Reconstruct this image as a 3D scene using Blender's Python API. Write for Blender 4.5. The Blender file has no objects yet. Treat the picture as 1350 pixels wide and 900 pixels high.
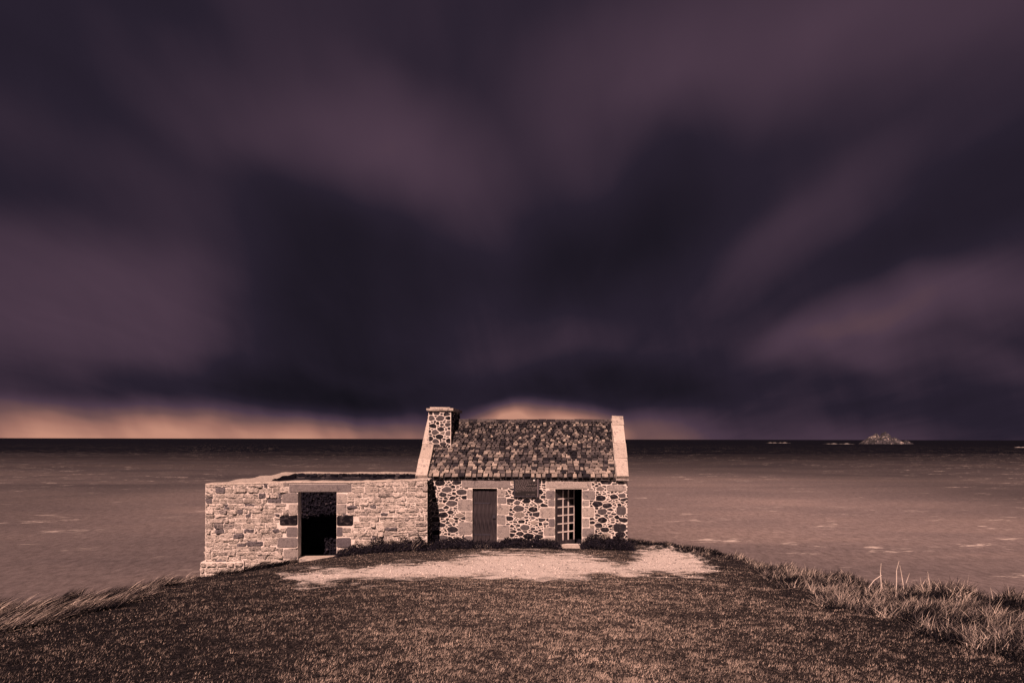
import bpy, math, random
import numpy as np
from mathutils import Vector, Matrix, noise as mnoise

R = math.radians
scene = bpy.context.scene
COL = scene.collection
random.seed(7)
rng = np.random.default_rng(11)

# ------------------------------------------------------------------ camera
CAMZ = 22.0            # eye above the sea
F = 900.0              # focal length in photo pixels (1350 wide)
HU, HV = 675.0, 578.5  # horizon in the photo
cam_d = bpy.data.cameras.new('camera')
cam = bpy.data.objects.new('camera', cam_d)
COL.objects.link(cam)
cam_d.sensor_width = 36.0
cam_d.lens = 24.0
cam_d.shift_y = (HV - 450.0) / 1350.0
cam_d.clip_start = 0.1
cam_d.clip_end = 300000.0
cam.location = (0, 0, CAMZ)
cam.rotation_euler = (R(90), -0.0022, 0)
scene.camera = cam

# ------------------------------------------------------------------ view
scene.view_settings.view_transform = 'Standard'
scene.view_settings.look = 'None'
scene.view_settings.exposure = 0.52
scene.view_settings.gamma = 1.0
scene.render.resolution_x = 1024
scene.render.resolution_y = 682

SUN_AZ, SUN_EL = R(10.5), R(43)      # behind the camera, to its left
to_sun = Vector((-math.sin(SUN_AZ) * math.cos(SUN_EL), -math.cos(SUN_AZ) * math.cos(SUN_EL), math.sin(SUN_EL)))


def neutral(c):
    """warm cast comes from the low sun, so surfaces stay near grey"""
    if not NT.grey:
        return tuple(c[:3])
    k = max(0.0, 1 - c[0] / 0.45)
    return (c[0], c[1] * (1.22 + 0.04 * k), c[2] * (1.37 + 0.28 * k))


class NT:
    grey = False

    """small helper for node trees"""
    def __init__(self, tree):
        self.t = tree
        self.n = tree.nodes
        self.l = tree.links

    def node(self, typ, **kw):
        nd = self.n.new(typ)
        for k, v in kw.items():
            if k == 'inp':
                for i, val in v.items():
                    if isinstance(val, bpy.types.NodeSocket):
                        self.l.new(val, nd.inputs[i])
                    else:
                        nd.inputs[i].default_value = val
            else:
                setattr(nd, k, v)
        return nd

    def math(self, op, a, b=0.0, c=0.0, clamp=False):
        nd = self.node('ShaderNodeMath', operation=op, use_clamp=clamp, inp={0: a, 1: b, 2: c})
        return nd.outputs[0]

    def vmath(self, op, a, b=(0, 0, 0)):
        nd = self.node('ShaderNodeVectorMath', operation=op, inp={0: a, 1: b})
        return nd.outputs['Value'] if op in ('LENGTH', 'DOT_PRODUCT') else nd.outputs[0]

    def maprange(self, v, a, b, c, d, typ='SMOOTHSTEP'):
        nd = self.node('ShaderNodeMapRange', interpolation_type=typ,
                       inp={0: v, 1: a, 2: b, 3: c, 4: d})
        return nd.outputs[0]

    def noise(self, vec, scale, detail=4.0, rough=0.55, dist=0.0):
        nd = self.node('ShaderNodeTexNoise', inp={'Vector': vec, 'Scale': scale, 'Detail': detail,
                                                  'Roughness': rough, 'Distortion': dist})
        return nd

    def ramp(self, fac, stops, interp='LINEAR'):
        nd = self.node('ShaderNodeValToRGB', inp={0: fac})
        cr = nd.color_ramp
        cr.interpolation = interp
        while len(cr.elements) < len(stops):
            cr.elements.new(0.5)
        for e, (p, c) in zip(cr.elements, stops):
            e.position = p
            e.color = (*neutral(c), 1) if not c[0] == c[1] == c[2] else (*c, 1)
        return nd.outputs[0]

    def mix(self, fac, a, b, blend='MIX'):
        nd = self.node('ShaderNodeMix', data_type='RGBA', blend_type=blend)
        for s, v in ((nd.inputs[0], fac), (nd.inputs[6], a), (nd.inputs[7], b)):
            if isinstance(v, bpy.types.NodeSocket):
                self.l.new(v, s)
            else:
                s.default_value = v if not isinstance(v, tuple) else (*neutral(v), 1)
        return nd.outputs[2]


def lin(r, g, b):
    f = lambda c: (c / 255 / 12.92) if c / 255 <= 0.04045 else ((c / 255 + 0.055) / 1.055) ** 2.4
    return (f(r), f(g), f(b))


# ------------------------------------------------------------------ world: storm sky
def pix_dir(u, v):
    return Vector(((u - HU) / F, 1.0, (HV - v) / F)).normalized()


world = bpy.data.worlds.new('World')
scene.world = world
world.use_nodes = True
w = NT(world.node_tree)
w.n.clear()
out = w.node('ShaderNodeOutputWorld')
tc = w.node('ShaderNodeTexCoord').outputs['Generated']
sky = w.node('ShaderNodeTexSky', sky_type='NISHITA', sun_disc=False, sun_elevation=SUN_EL,
             sun_rotation=math.atan2(to_sun.x, to_sun.y))
sep = w.node('ShaderNodeSeparateXYZ', inp={0: tc})
dz = sep.outputs[2]
dzp = w.math('MAXIMUM', dz, 0.0)
# flat cloud layer, streaks drawn out along the wind (which blows towards the viewer)
den = w.math('ADD', dzp, 0.16)
px = w.math('DIVIDE', sep.outputs[0], den)
py = w.math('DIVIDE', sep.outputs[1], den)
layer = w.node('ShaderNodeCombineXYZ', inp={0: px, 1: w.math('MULTIPLY', py, 0.32), 2: 0.0}).outputs[0]
n1 = w.noise(layer, 1.15, 4.0, 0.5, 0.4).outputs[0]
n2 = w.noise(w.vmath('ADD', layer, (7.3, 2.1, 0.0)), 3.1, 3.0, 0.5, 0.5).outputs[0]
# soft warping for the cloud masses
wn = w.noise(tc, 2.6, 3.0, 0.5).outputs[1]
warp = w.node('ShaderNodeVectorMath', operation='SCALE', inp={0: w.vmath('SUBTRACT', wn, (0.5, 0.5, 0.5)), 3: 0.22}).outputs[0]
dw = w.vmath('ADD', tc, warp)
wn2 = w.noise(tc, 9.0, 3.0, 0.55).outputs[1]
warp2 = w.node('ShaderNodeVectorMath', operation='SCALE', inp={0: w.vmath('SUBTRACT', wn2, (0.5, 0.5, 0.5)), 3: 0.02}).outputs[0]
dh = w.vmath('ADD', tc, warp2)


def blob(u, v, wu, hv, tilt, amp, soft=0.0, src=None):
    c = pix_dir(u, v)
    k = c.y
    m = w.node('ShaderNodeMapping', vector_type='TEXTURE',
               inp={0: src if src is not None else dw, 1: tuple(c), 2: (0, R(tilt), 0), 3: (wu / F * k, 0.6, hv / F * k)}).outputs[0]
    ln = w.vmath('LENGTH', m)
    return w.math('MULTIPLY', w.maprange(ln, soft, 1.0, 1.0, 0.0), amp)


s = w.math('ADD', 0.235, w.math('MULTIPLY', w.math('SUBTRACT', n1, 0.5), 0.13))
s = w.math('ADD', s, w.math('MULTIPLY', w.math('SUBTRACT', n2, 0.5), 0.10))
clouds = [
    (150, 400, 430, 200, -6, 0.17), (270, 110, 420, 90, 20, 0.08), (490, 175, 270, 110, 27, 0.19), (600, 230, 160, 90, 40, 0.05),
    (1060, 40, 520, 200, -20, 0.17), (790, 130, 330, 110, -38, 0.06), (1080, 300, 240, 70, -34, 0.07),
    (1160, 440, 220, 62, -17, 0.26), (1260, 476, 150, 24, 4, 0.08), (640, 430, 240, 140, 0, 0.06), (990, 470, 130, 60, -10, 0.06),
    (460, 400, 205, 280, -14, -0.19), (660, 300, 180, 130, 30, -0.10), (850, 285, 340, 130, -27, -0.17), (230, 20, 420, 100, 12, -0.10),
    (60, 60, 260, 130, 10, -0.08), (780, 505, 360, 60, 0, -0.15), (330, 515, 260, 55, -3, -0.13), (1250, 530, 360, 55, 0, -0.03),
    (1340, 210, 260, 130, -30, -0.09), (40, 240, 300, 80, 8, -0.08), (1120, 370, 300, 50, -22, -0.04), (20, 490, 200, 50, 0, -0.06),
]
for c in clouds:
    s = w.math('ADD', s, blob(*c))
# pale strip under the cloud base, cut up by rain
glow = [(190, 580, 430, 68, 0, 0.82), (470, 590, 190, 56, 0, 0.42), (715, 574, 130, 60, 0, 0.98, 0.35), (672, 542, 55, 28, -20, 0.30),
        (610, 590, 200, 66, 0, 0.28), (860, 590, 150, 76, 0, 0.36, 0.2), (1090, 590, 240, 60, 0, 0.16), (-600, 590, 500, 60, 0, 0.4)]
az = w.math('ARCTAN2', sep.outputs[0], sep.outputs[1])
curtain = w.node('ShaderNodeCombineXYZ', inp={0: w.math('ADD', w.math('MULTIPLY', az, 5.0), w.math('MULTIPLY', dz, 3.0)),
                                              1: w.math('MULTIPLY', dz, 3.0), 2: 0.0}).outputs[0]
rain = w.noise(curtain, 1.6, 3.0, 0.5).outputs[0]
g = None
for c in glow:
    b = blob(*c, src=dh)
    g = b if g is None else w.math('ADD', g, b)
g = w.math('MULTIPLY', g, w.maprange(rain, 0.3, 0.65, 0.72, 1.08))
s = w.math('ADD', s, g)
# veils of rain hanging below the cloud base
veil = w.noise(w.node('ShaderNodeCombineXYZ', inp={0: w.math('ADD', w.math('MULTIPLY', az, 7.0), w.math('MULTIPLY', dz, 2.0)), 1: w.math('MULTIPLY', dz, 1.6), 2: 3.0}).outputs[0], 1.5, 4.0, 0.55, 0.3).outputs[0]
low = w.maprange(dz, 0.04, 0.3, 1.0, 0.25)
s = w.math('ADD', s, w.math('MULTIPLY', w.math('MULTIPLY', w.math('SUBTRACT', veil, 0.5), 0.16), low))
cloud = w.ramp(s, [(0.0, lin(19, 17, 24)), (0.2, lin(40, 33, 46)), (0.42, lin(76, 58, 72)),
                   (0.62, lin(112, 82, 82)), (0.82, lin(160, 113, 101)), (1.0, lin(196, 141, 121))])
cover = w.maprange(n1, 0.15, 0.3, 0.93, 1.0)
sky_tint = w.node('ShaderNodeMix', data_type='RGBA', blend_type='MULTIPLY')
w.l.new(sky.outputs[0], sky_tint.inputs[6])
sky_tint.inputs[0].default_value = 1.0
sky_tint.inputs[7].default_value = (0.03, 0.02, 0.02, 1)
col = w.mix(cover, sky_tint.outputs[2], cloud)
bg = w.node('ShaderNodeBackground', inp={0: col, 1: 0.70})
w.l.new(bg.outputs[0], out.inputs[0])

sun_d = bpy.data.lights.new('sun', 'SUN')
sun_d.energy = 5.0
sun_d.angle = R(0.5)
sun_d.color = (1.0, 0.60, 0.46)
sun = bpy.data.objects.new('sun', sun_d)
sun.rotation_euler = (-to_sun).to_track_quat('-Z', 'Y').to_euler()
sun.location = (-20, -40, 60)
COL.objects.link(sun)


# ------------------------------------------------------------------ materials
NT.grey = True


def material(name, build):
    m = bpy.data.materials.new(name)
    m.use_nodes = True
    nt = NT(m.node_tree)
    bs = nt.n['Principled BSDF']
    build(nt, bs)
    return m


def attr(nt, name):
    return nt.node('ShaderNodeAttribute', attribute_name=name).outputs['Fac']


def objco(nt):
    return nt.node('ShaderNodeNewGeometry').outputs['Position']


def bump(nt, bs, h, strength, dist):
    b = nt.node('ShaderNodeBump', inp={'Strength': strength, 'Distance': dist, 'Height': h})
    nt.l.new(b.outputs[0], bs.inputs['Normal'])


def stone_mat(name, stops, blotch, rough=0.9, fine=0.5, bstr=0.5, sc=9.0, pits=0.0):
    def f(nt, bs):
        p = objco(nt)
        base = nt.ramp(attr(nt, 'rnd'), stops)
        n = nt.noise(p, sc, 5.0, 0.65).outputs[0]
        n2 = nt.noise(p, 46.0, 4.0, 0.7).outputs[0]
        c = nt.mix(nt.maprange(n, 0.5, 0.72, 0.0, blotch[3]), base, blotch[:3])
        c = nt.mix(1.0, c, nt.ramp(n2, [(0.3, (1 - fine,) * 3), (0.7, (1 + fine * 0.35,) * 3)]), 'MULTIPLY')
        if pits:
            pt_ = nt.noise(nt.vmath('MULTIPLY', p, (1.0, 1.0, 2.4)), 11.0, 4.0, 0.6).outputs[0]
            pk = nt.maprange(pt_, 0.56, 0.66, 0.0, pits)
            c = nt.mix(pk, c, (0.05, 0.04, 0.042))
            n = nt.math('SUBTRACT', n, nt.math('MULTIPLY', pk, 0.8))
        nt.l.new(c, bs.inputs['Base Color'])
        bs.inputs['Roughness'].default_value = rough
        bs.inputs['Specular IOR Level'].default_value = 0.1
        bump(nt, bs, nt.math('ADD', n, n2), bstr, 0.03)
    return material(name, f)


M = {}
M['dark_stone'] = stone_mat('dark_rubble_stone',
                            [(0.0, (0.010, 0.008, 0.010)), (0.4, (0.032, 0.026, 0.027)), (0.7, (0.13, 0.10, 0.09)), (1.0, (0.38, 0.29, 0.24))],
                            (0.20, 0.15, 0.135, 0.5), fine=0.7)
M['granite'] = stone_mat('dressed_granite', [(0.0, (0.10, 0.078, 0.08)), (0.5, (0.36, 0.28, 0.245)), (1.0, (0.58, 0.45, 0.385))],
                         (0.07, 0.055, 0.06, 0.75), fine=0.6)
M['pale_stone'] = stone_mat('pale_rubble_stone', [(0.0, (0.12, 0.095, 0.1)), (0.16, (0.36, 0.28, 0.25)), (0.55, (0.60, 0.465, 0.40)), (1.0, (0.78, 0.61, 0.53))],
                            (0.16, 0.125, 0.12, 0.6), fine=0.7, bstr=1.0, sc=13.0, pits=0.85)
M['moss_shade_stone'] = stone_mat('moss_shade_inner_stone', [(0.0, (0.006, 0.005, 0.008)), (0.8, (0.018, 0.015, 0.019)), (1.0, (0.08, 0.06, 0.056))],
                             (0.008, 0.007, 0.01, 0.8), fine=0.7)  # near-black tone also carries the shade inside the yard
M['coping'] = stone_mat('coping_stone', [(0.0, (0.44, 0.335, 0.28)), (1.0, (0.60, 0.46, 0.39))], (0.10, 0.08, 0.08, 0.7), fine=0.55, sc=7.0)
M['tile'] = stone_mat('stone_roof_tile',
                      [(0.0, (0.012, 0.01, 0.012)), (0.4, (0.03, 0.024, 0.025)), (0.62, (0.13, 0.098, 0.085)), (1.0, (0.50, 0.375, 0.31))],
                      (0.012, 0.01, 0.014, 0.75), fine=0.75, sc=12.0)


def f_mortar(nt, bs):
    p = objco(nt)
    n = nt.noise(p, 3.5, 5.0, 0.6).outputs[0]
    n2 = nt.noise(p, 60.0, 3.0, 0.7).outputs[0]
    c = nt.ramp(n, [(0.3, (0.56, 0.44, 0.385)), (0.5, (0.76, 0.60, 0.53)), (0.7, (0.83, 0.66, 0.58))])
    c = nt.mix(1.0, c, nt.ramp(n2, [(0.3, (0.78, 0.78, 0.78)), (0.65, (1, 1, 1))]), 'MULTIPLY')
    nt.l.new(c, bs.inputs['Base Color'])
    bs.inputs['Roughness'].default_value = 0.95
    bs.inputs['Specular IOR Level'].default_value = 0.1
    bump(nt, bs, nt.math('ADD', n2, nt.noise(p, 14.0, 3.0).outputs[0]), 0.6, 0.02)


M['mortar'] = material('lime_mortar', f_mortar)


def plain(name, c1, c2, scale, rough=0.8, bs_=0.3, stretch=(1, 1, 1), spec=0.3):
    def f(nt, bs):
        p = nt.node('ShaderNodeMapping', inp={0: nt.node('ShaderNodeTexCoord').outputs['Object'], 3: stretch}).outputs[0]
        n = nt.noise(p, scale, 5.0, 0.65).outputs[0]
        c = nt.ramp(n, [(0.3, c1), (0.7, c2)])
        nt.l.new(c, bs.inputs['Base Color'])
        bs.inputs['Roughness'].default_value = rough
        bs.inputs['Specular IOR Level'].default_value = spec
        bump(nt, bs, n, bs_, 0.01)
    return material(name, f)


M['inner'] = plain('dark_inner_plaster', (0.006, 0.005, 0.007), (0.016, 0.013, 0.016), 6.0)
M['deck'] = plain('roof_deck', (0.006, 0.005, 0.006), (0.015, 0.012, 0.014), 8.0)
M['wood'] = plain('weathered_door_wood', (0.005, 0.004, 0.006), (0.06, 0.043, 0.04), 3.0, 0.8, 0.6, (9, 9, 0.7), 0.1)
M['old_paint'] = plain('flaking_cream_paint', (0.34, 0.26, 0.24), (0.72, 0.57, 0.5), 9.0, 0.6, 0.4, (1, 1, 1))
M['iron'] = plain('black_iron', (0.012, 0.01, 0.014), (0.05, 0.04, 0.045), 30.0, 0.5, 0.2)
M['board'] = plain('dark_plaque_board', (0.007, 0.0055, 0.006), (0.018, 0.014, 0.014), 20.0, 0.5, 0.1)
M['letter'] = plain('plaque_lettering', (0.12, 0.088, 0.08), (0.2, 0.145, 0.13), 40.0, 0.6, 0.1)
M['frame_edge'] = plain('worn_frame', (0.06, 0.045, 0.048), (0.24, 0.175, 0.16), 16.0, 0.55, 0.2)
M['white_screw'] = plain('bright_bolt', (0.7, 0.6, 0.55), (0.85, 0.75, 0.7), 30.0, 0.4, 0.1)


def f_glass(nt, bs):
    bs.inputs['Base Color'].default_value = (0.02, 0.017, 0.024, 1)
    n = nt.noise(objco(nt), 7.0, 3.0).outputs[0]
    nt.l.new(nt.maprange(n, 0.3, 0.7, 0.08, 0.3), bs.inputs['Roughness'])


M['glass'] = material('dusty_pane', f_glass)


def grass_mat(name, stops, patch, tip=0.35, pscale=0.8):
    def f(nt, bs):
        p = objco(nt)
        r = attr(nt, 'rnd')
        base = nt.ramp(r, stops)
        n = nt.noise(p, pscale, 4.0, 0.6).outputs[0]
        n2 = nt.noise(nt.vmath('MULTIPLY', p, (0.5, 1.0, 1.0)), pscale * 5.0, 3.0, 0.6).outputs[0]
        k = nt.math('MULTIPLY', nt.maprange(n, 0.35, 0.62, 0.85, 1.0), nt.maprange(n2, 0.36, 0.6, 0.65, 1.0))
        c = nt.mix(k, patch, base)
        nt.l.new(c, bs.inputs['Base Color'])
        bs.inputs['Roughness'].default_value = 0.8
        bs.inputs['Specular IOR Level'].default_value = 0.05
        tr = nt.node('ShaderNodeBsdfTranslucent', inp={0: c})
        mx = nt.node('ShaderNodeMixShader', inp={0: 0.12})
        nt.l.new(bs.outputs[0], mx.inputs[1])
        nt.l.new(tr.outputs[0], mx.inputs[2])
        nt.l.new(mx.outputs[0], nt.n['Material Output'].inputs[0])
    return material(name, f)


M['turf'] = grass_mat('short_turf', [(0.0, (0.003, 0.0025, 0.003)), (0.34, (0.016, 0.012, 0.013)), (0.60, (0.15, 0.105, 0.084)), (1.0, (0.56, 0.40, 0.32))],
                      (0.010, 0.008, 0.009))
M['tallgrass'] = grass_mat('tall_dry_grass', [(0.0, (0.003, 0.0026, 0.0035)), (0.40, (0.014, 0.011, 0.012)), (0.66, (0.16, 0.115, 0.095)), (1.0, (0.66, 0.49, 0.40))],
                           (0.008, 0.0065, 0.008), pscale=2.6)
M['leaf'] = grass_mat('dark_fleshy_leaf', [(0.0, (0.006, 0.005, 0.008)), (0.7, (0.022, 0.017, 0.021)), (1.0, (0.12, 0.088, 0.082))],
                      (0.010, 0.008, 0.011), pscale=2.0)
M['stalk'] = plain('dead_pale_stalk', (0.45, 0.33, 0.27), (0.75, 0.58, 0.5), 12.0, 0.8, 0.2)
M['pebble'] = stone_mat('gravel_pebble', [(0.0, (0.10, 0.078, 0.07)), (0.4, (0.45, 0.345, 0.30)), (1.0, (0.74, 0.585, 0.51))], (0.3, 0.22, 0.2, 0.2), fine=0.2, bstr=0.1)


def f_ground(nt, bs):
    p = objco(nt)
    n = nt.noise(p, 0.8, 4.0, 0.6).outputs[0]
    n2 = nt.noise(p, 4.5, 5.0, 0.65).outputs[0]
    n3 = nt.noise(p, 32.0, 4.0, 0.7).outputs[0]
    n4 = nt.noise(p, 90.0, 3.0, 0.7).outputs[0]
    grain = nt.math('ADD', nt.math('MULTIPLY', n3, 0.45), nt.math('MULTIPLY', n4, 0.55))
    dim_soil = nt.ramp(grain, [(0.42, (0.002, 0.0018, 0.0024)), (0.54, (0.010, 0.008, 0.009)), (0.64, (0.07, 0.051, 0.046))])
    bright_soil = nt.ramp(grain, [(0.42, (0.006, 0.005, 0.005)), (0.52, (0.045, 0.033, 0.029)), (0.62, (0.30, 0.21, 0.165))])
    soil = nt.mix(nt.math('MULTIPLY', attr(nt, 'lightened'), nt.maprange(n2, 0.35, 0.6, 0.55, 1.0)), dim_soil, bright_soil)  # bright middle and dim sides put uneven light into the ground colour
    grav = nt.ramp(n4, [(0.28, (0.42, 0.32, 0.285)), (0.5, (0.76, 0.595, 0.525)), (0.7, (0.86, 0.685, 0.60))])
    g_ = nt.math('ADD', attr(nt, 'gravel'), nt.math('MULTIPLY', nt.math('SUBTRACT', n2, 0.5), 1.3))
    g_ = nt.math('ADD', g_, nt.math('MULTIPLY', nt.math('SUBTRACT', n3, 0.5), 1.0))
    c = nt.mix(nt.maprange(g_, 0.30, 0.70, 0.0, 1.0), soil, grav)
    rock = nt.ramp(n2, [(0.3, (0.05, 0.04, 0.045)), (0.7, (0.22, 0.165, 0.15))])
    c = nt.mix(attr(nt, 'cliff'), c, rock)
    nt.l.new(c, bs.inputs['Base Color'])
    bs.inputs['Roughness'].default_value = 0.95
    bs.inputs['Specular IOR Level'].default_value = 0.1
    bump(nt, bs, nt.math('ADD', n3, n4), 0.8, 0.03)


M['ground'] = material('headland_ground', f_ground)


def f_sea(nt, bs):
    p = objco(nt)
    sp = nt.node('ShaderNodeSeparateXYZ', inp={0: p})
    y = sp.outputs[1]
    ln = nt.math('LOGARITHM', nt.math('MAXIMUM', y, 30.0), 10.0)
    cur = nt.noise(nt.vmath('MULTIPLY', p, (0.0022, 0.0075, 0.0)), 1.0, 7.0, 0.62, 0.4).outputs[0]
    cur2 = nt.noise(nt.vmath('MULTIPLY', p, (0.010, 0.018, 0.0)), 1.0, 5.0, 0.6, 0.5).outputs[0]
    fine = nt.noise(nt.vmath('MULTIPLY', p, (0.8, 0.30, 0.0)), 1.0, 7.0, 0.9).outputs[0]
    silt_and_sun = nt.ramp(nt.math('ADD', nt.math('MULTIPLY', cur, 0.65), nt.math('MULTIPLY', cur2, 0.35)),
                   [(0.36, (0.045, 0.035, 0.033)), (0.5, (0.085, 0.063, 0.055)), (0.64, (0.14, 0.10, 0.083))])
    silt_and_sun = nt.mix(1.0, silt_and_sun, nt.ramp(fine, [(0.34, (0.55, 0.55, 0.55)), (0.66, (1.45, 1.45, 1.45))]), 'MULTIPLY')
    # sunlit patches of sea, put into the water colour
    for (cx, cy, rx, ry, am) in ((92, 235, 150, 300, 1.0), (-72, 215, 105, 230, 0.55)):
        mpn = nt.node('ShaderNodeMapping', vector_type='TEXTURE', inp={0: p, 1: (cx, cy, 0), 3: (rx, ry, 1)}).outputs[0]
        el_ = nt.math('ADD', nt.vmath('LENGTH', mpn), nt.math('MULTIPLY', nt.math('SUBTRACT', cur2, 0.5), 0.9))
        silt_and_sun = nt.mix(nt.maprange(el_, 0.0, 1.0, am, 0.0), silt_and_sun, nt.mix(1.0, silt_and_sun, (2.35, 1.84, 1.55), 'MULTIPLY'))
    cloud_shade = (0.005, 0.0045, 0.006)  # cloud shadow on the far sea, held in the water colour
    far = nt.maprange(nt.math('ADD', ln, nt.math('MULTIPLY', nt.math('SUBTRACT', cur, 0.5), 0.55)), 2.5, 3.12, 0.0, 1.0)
    c = nt.mix(far, silt_and_sun, cloud_shade)
    # whitecaps, sparse, drawn out along the crests
    pr = nt.node('ShaderNodeMapping', inp={0: p, 2: (0, 0, R(-14))}).outputs[0]
    f1 = nt.noise(nt.vmath('MULTIPLY', pr, (0.06, 0.11, 0.0)), 1.0, 3.0, 0.55, 0.6).outputs[0]
    f2 = nt.noise(nt.vmath('MULTIPLY', pr, (0.25, 0.7, 0.0)), 1.0, 5.0, 0.65).outputs[0]
    f3 = nt.noise(nt.vmath('MULTIPLY', p, (0.004, 0.007, 0.0)), 1.0, 2.0, 0.5).outputs[0]
    foam = nt.math('MULTIPLY', nt.maprange(f1, 0.588, 0.68, 0.0, 1.0), nt.maprange(f2, 0.47, 0.62, 0.0, 1.0))
    foam = nt.math('MULTIPLY', foam, nt.maprange(f3, 0.42, 0.55, 0.25, 1.0))
    foam = nt.math('MULTIPLY', foam, nt.maprange(ln, 3.1, 3.6, 0.6, 0.0))
    c = nt.mix(foam, c, (0.8, 0.62, 0.53))
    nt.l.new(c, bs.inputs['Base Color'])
    bs.inputs['Roughness'].default_value = 0.6
    bs.inputs['Specular IOR Level'].default_value = 0.02
    wv = nt.noise(nt.vmath('MULTIPLY', p, (0.22, 0.5, 0.0)), 1.0, 5.0, 0.65).outputs[0]
    bump(nt, bs, wv, 0.18, 1.0)


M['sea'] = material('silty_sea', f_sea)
M['island'] = stone_mat('island_rock', [(0.0, (0.05, 0.04, 0.05)), (1.0, (0.12, 0.09, 0.09))], (0.5, 0.38, 0.32, 0.0), bstr=0.0)


def f_island(nt, bs):
    p = objco(nt)
    n = nt.noise(p, 0.035, 5.0, 0.7).outputs[0]
    n2 = nt.noise(p, 0.11, 4.0, 0.7).outputs[0]
    c = nt.ramp(nt.math('ADD', nt.math('MULTIPLY', n, 0.6), nt.math('MULTIPLY', n2, 0.4)),
                [(0.45, (0.01, 0.009, 0.010)), (0.54, (0.045, 0.036, 0.038)), (0.64, (0.45, 0.34, 0.28))])  # pale patches put sunlit faces into the rock colour
    nt.l.new(c, bs.inputs['Base Color'])
    bs.inputs['Roughness'].default_value = 0.95


M['island'] = material('sunlit_patch_rock', f_island)
M['surf'] = plain('white_surf', (0.25, 0.2, 0.18), (0.5, 0.41, 0.37), 0.05, 0.9, 0.0)


# ------------------------------------------------------------------ mesh helpers
class MB:
    def __init__(self):
        self.v, self.f, self.r, self.mi = [], [], [], []
        self.mats = []

    def add(self, verts, faces, rnd=0.5):
        o = len(self.v)
        self.v += [tuple(p) for p in verts]
        self.r += [rnd] * len(verts)
        self.f += [tuple(o + i for i in f) for f in faces]

    def box(self, x0, x1, y0, y1, z0, z1, rnd=0.5, j=0.0):
        vs = [(x, y, z) for z in (z0, z1) for y in (y0, y1) for x in (x0, x1)]
        if j:
            vs = [tuple(c + random.uniform(-j, j) for c in p) for p in vs]
        self.add(vs, [(0, 2, 3, 1), (4, 5, 7, 6), (0, 1, 5, 4), (2, 6, 7, 3), (0, 4, 6, 2), (1, 3, 7, 5)], rnd)

    def hexa(self, pts, rnd=0.5):
        """8 points, bottom ring then top ring (counter-clockwise from above)"""
        self.add(pts, [(3, 2, 1, 0), (4, 5, 6, 7), (0, 1, 5, 4), (1, 2, 6, 5), (2, 3, 7, 6), (3, 0, 4, 7)], rnd)

    def tube(self, pts, rad, n=6, rnd=0.5):
        rings = []
        for i, p in enumerate(pts):
            p = Vector(p)
            a = Vector(pts[max(0, i - 1)])
            b = Vector(pts[min(len(pts) - 1, i + 1)])
            d = (b - a).normalized()
            u = d.orthogonal().normalized()
            v = d.cross(u)
            r = rad[i]
            rings.append([p + (u * math.cos(2 * math.pi * k / n) + v * math.sin(2 * math.pi * k / n)) * r for k in range(n)])
        vs = [q for ring in rings for q in ring]
        fs = []
        for i in range(len(pts) - 1):
            for k in range(n):
                fs.append((i * n + k, i * n + (k + 1) % n, (i + 1) * n + (k + 1) % n, (i + 1) * n + k))
        fs.append(tuple(range(n - 1, -1, -1)))
        fs.append(tuple(range((len(pts) - 1) * n, len(pts) * n)))
        self.add(vs, fs, rnd)

    def build(self, name, mat, parent=None, kind=None, smooth=False, loc=None):
        me = bpy.data.meshes.new(name)
        vs = self.v
        if loc is not None:
            vs = [(p[0] - loc[0], p[1] - loc[1], p[2] - loc[2]) for p in vs]
        me.from_pydata(vs, [], self.f)
        a = me.attributes.new('rnd', 'FLOAT', 'POINT')
        a.data.foreach_set('value', np.array(self.r, dtype=np.float32))
        me.materials.append(mat)
        if smooth:
            me.polygons.foreach_set('use_smooth', [True] * len(me.polygons))
        me.update()
        o = bpy.data.objects.new(name, me)
        COL.objects.link(o)
        if parent is not None:
            o.parent = parent
        if loc is not None:
            o.location = loc
        if kind:
            o['kind'] = kind
        return o


def tag(o, label, cat, group=None):
    o['label'] = label
    o['category'] = cat
    if group:
        o['group'] = group
    return o


def empty(name, loc, rz=0.0):
    o = bpy.data.objects.new(name, None)
    o.empty_display_size = 0.3
    COL.objects.link(o)
    o.location = loc
    o.rotation_euler = (0, 0, rz)
    return o


def fast_mesh(name, verts, tris, rnd, mat, kind=None, parent=None):
    me = bpy.data.meshes.new(name)
    nv, nt_ = len(verts), len(tris)
    me.vertices.add(nv)
    me.vertices.foreach_set('co', np.ascontiguousarray(verts, dtype=np.float32).ravel())
    me.loops.add(nt_ * 3)
    me.loops.foreach_set('vertex_index', np.ascontiguousarray(tris, dtype=np.int32).ravel())
    me.polygons.add(nt_)
    me.polygons.foreach_set('loop_start', np.arange(0, nt_ * 3, 3, dtype=np.int32))
    a = me.attributes.new('rnd', 'FLOAT', 'POINT')
    a.data.foreach_set('value', np.ascontiguousarray(rnd, dtype=np.float32))
    me.materials.append(mat)
    me.update(calc_edges=True)
    o = bpy.data.objects.new(name, me)
    COL.objects.link(o)
    if kind:
        o['kind'] = kind
    if parent:
        o.parent = parent
    return o


# ------------------------------------------------------------------ terrain
_tabs = {}


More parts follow.
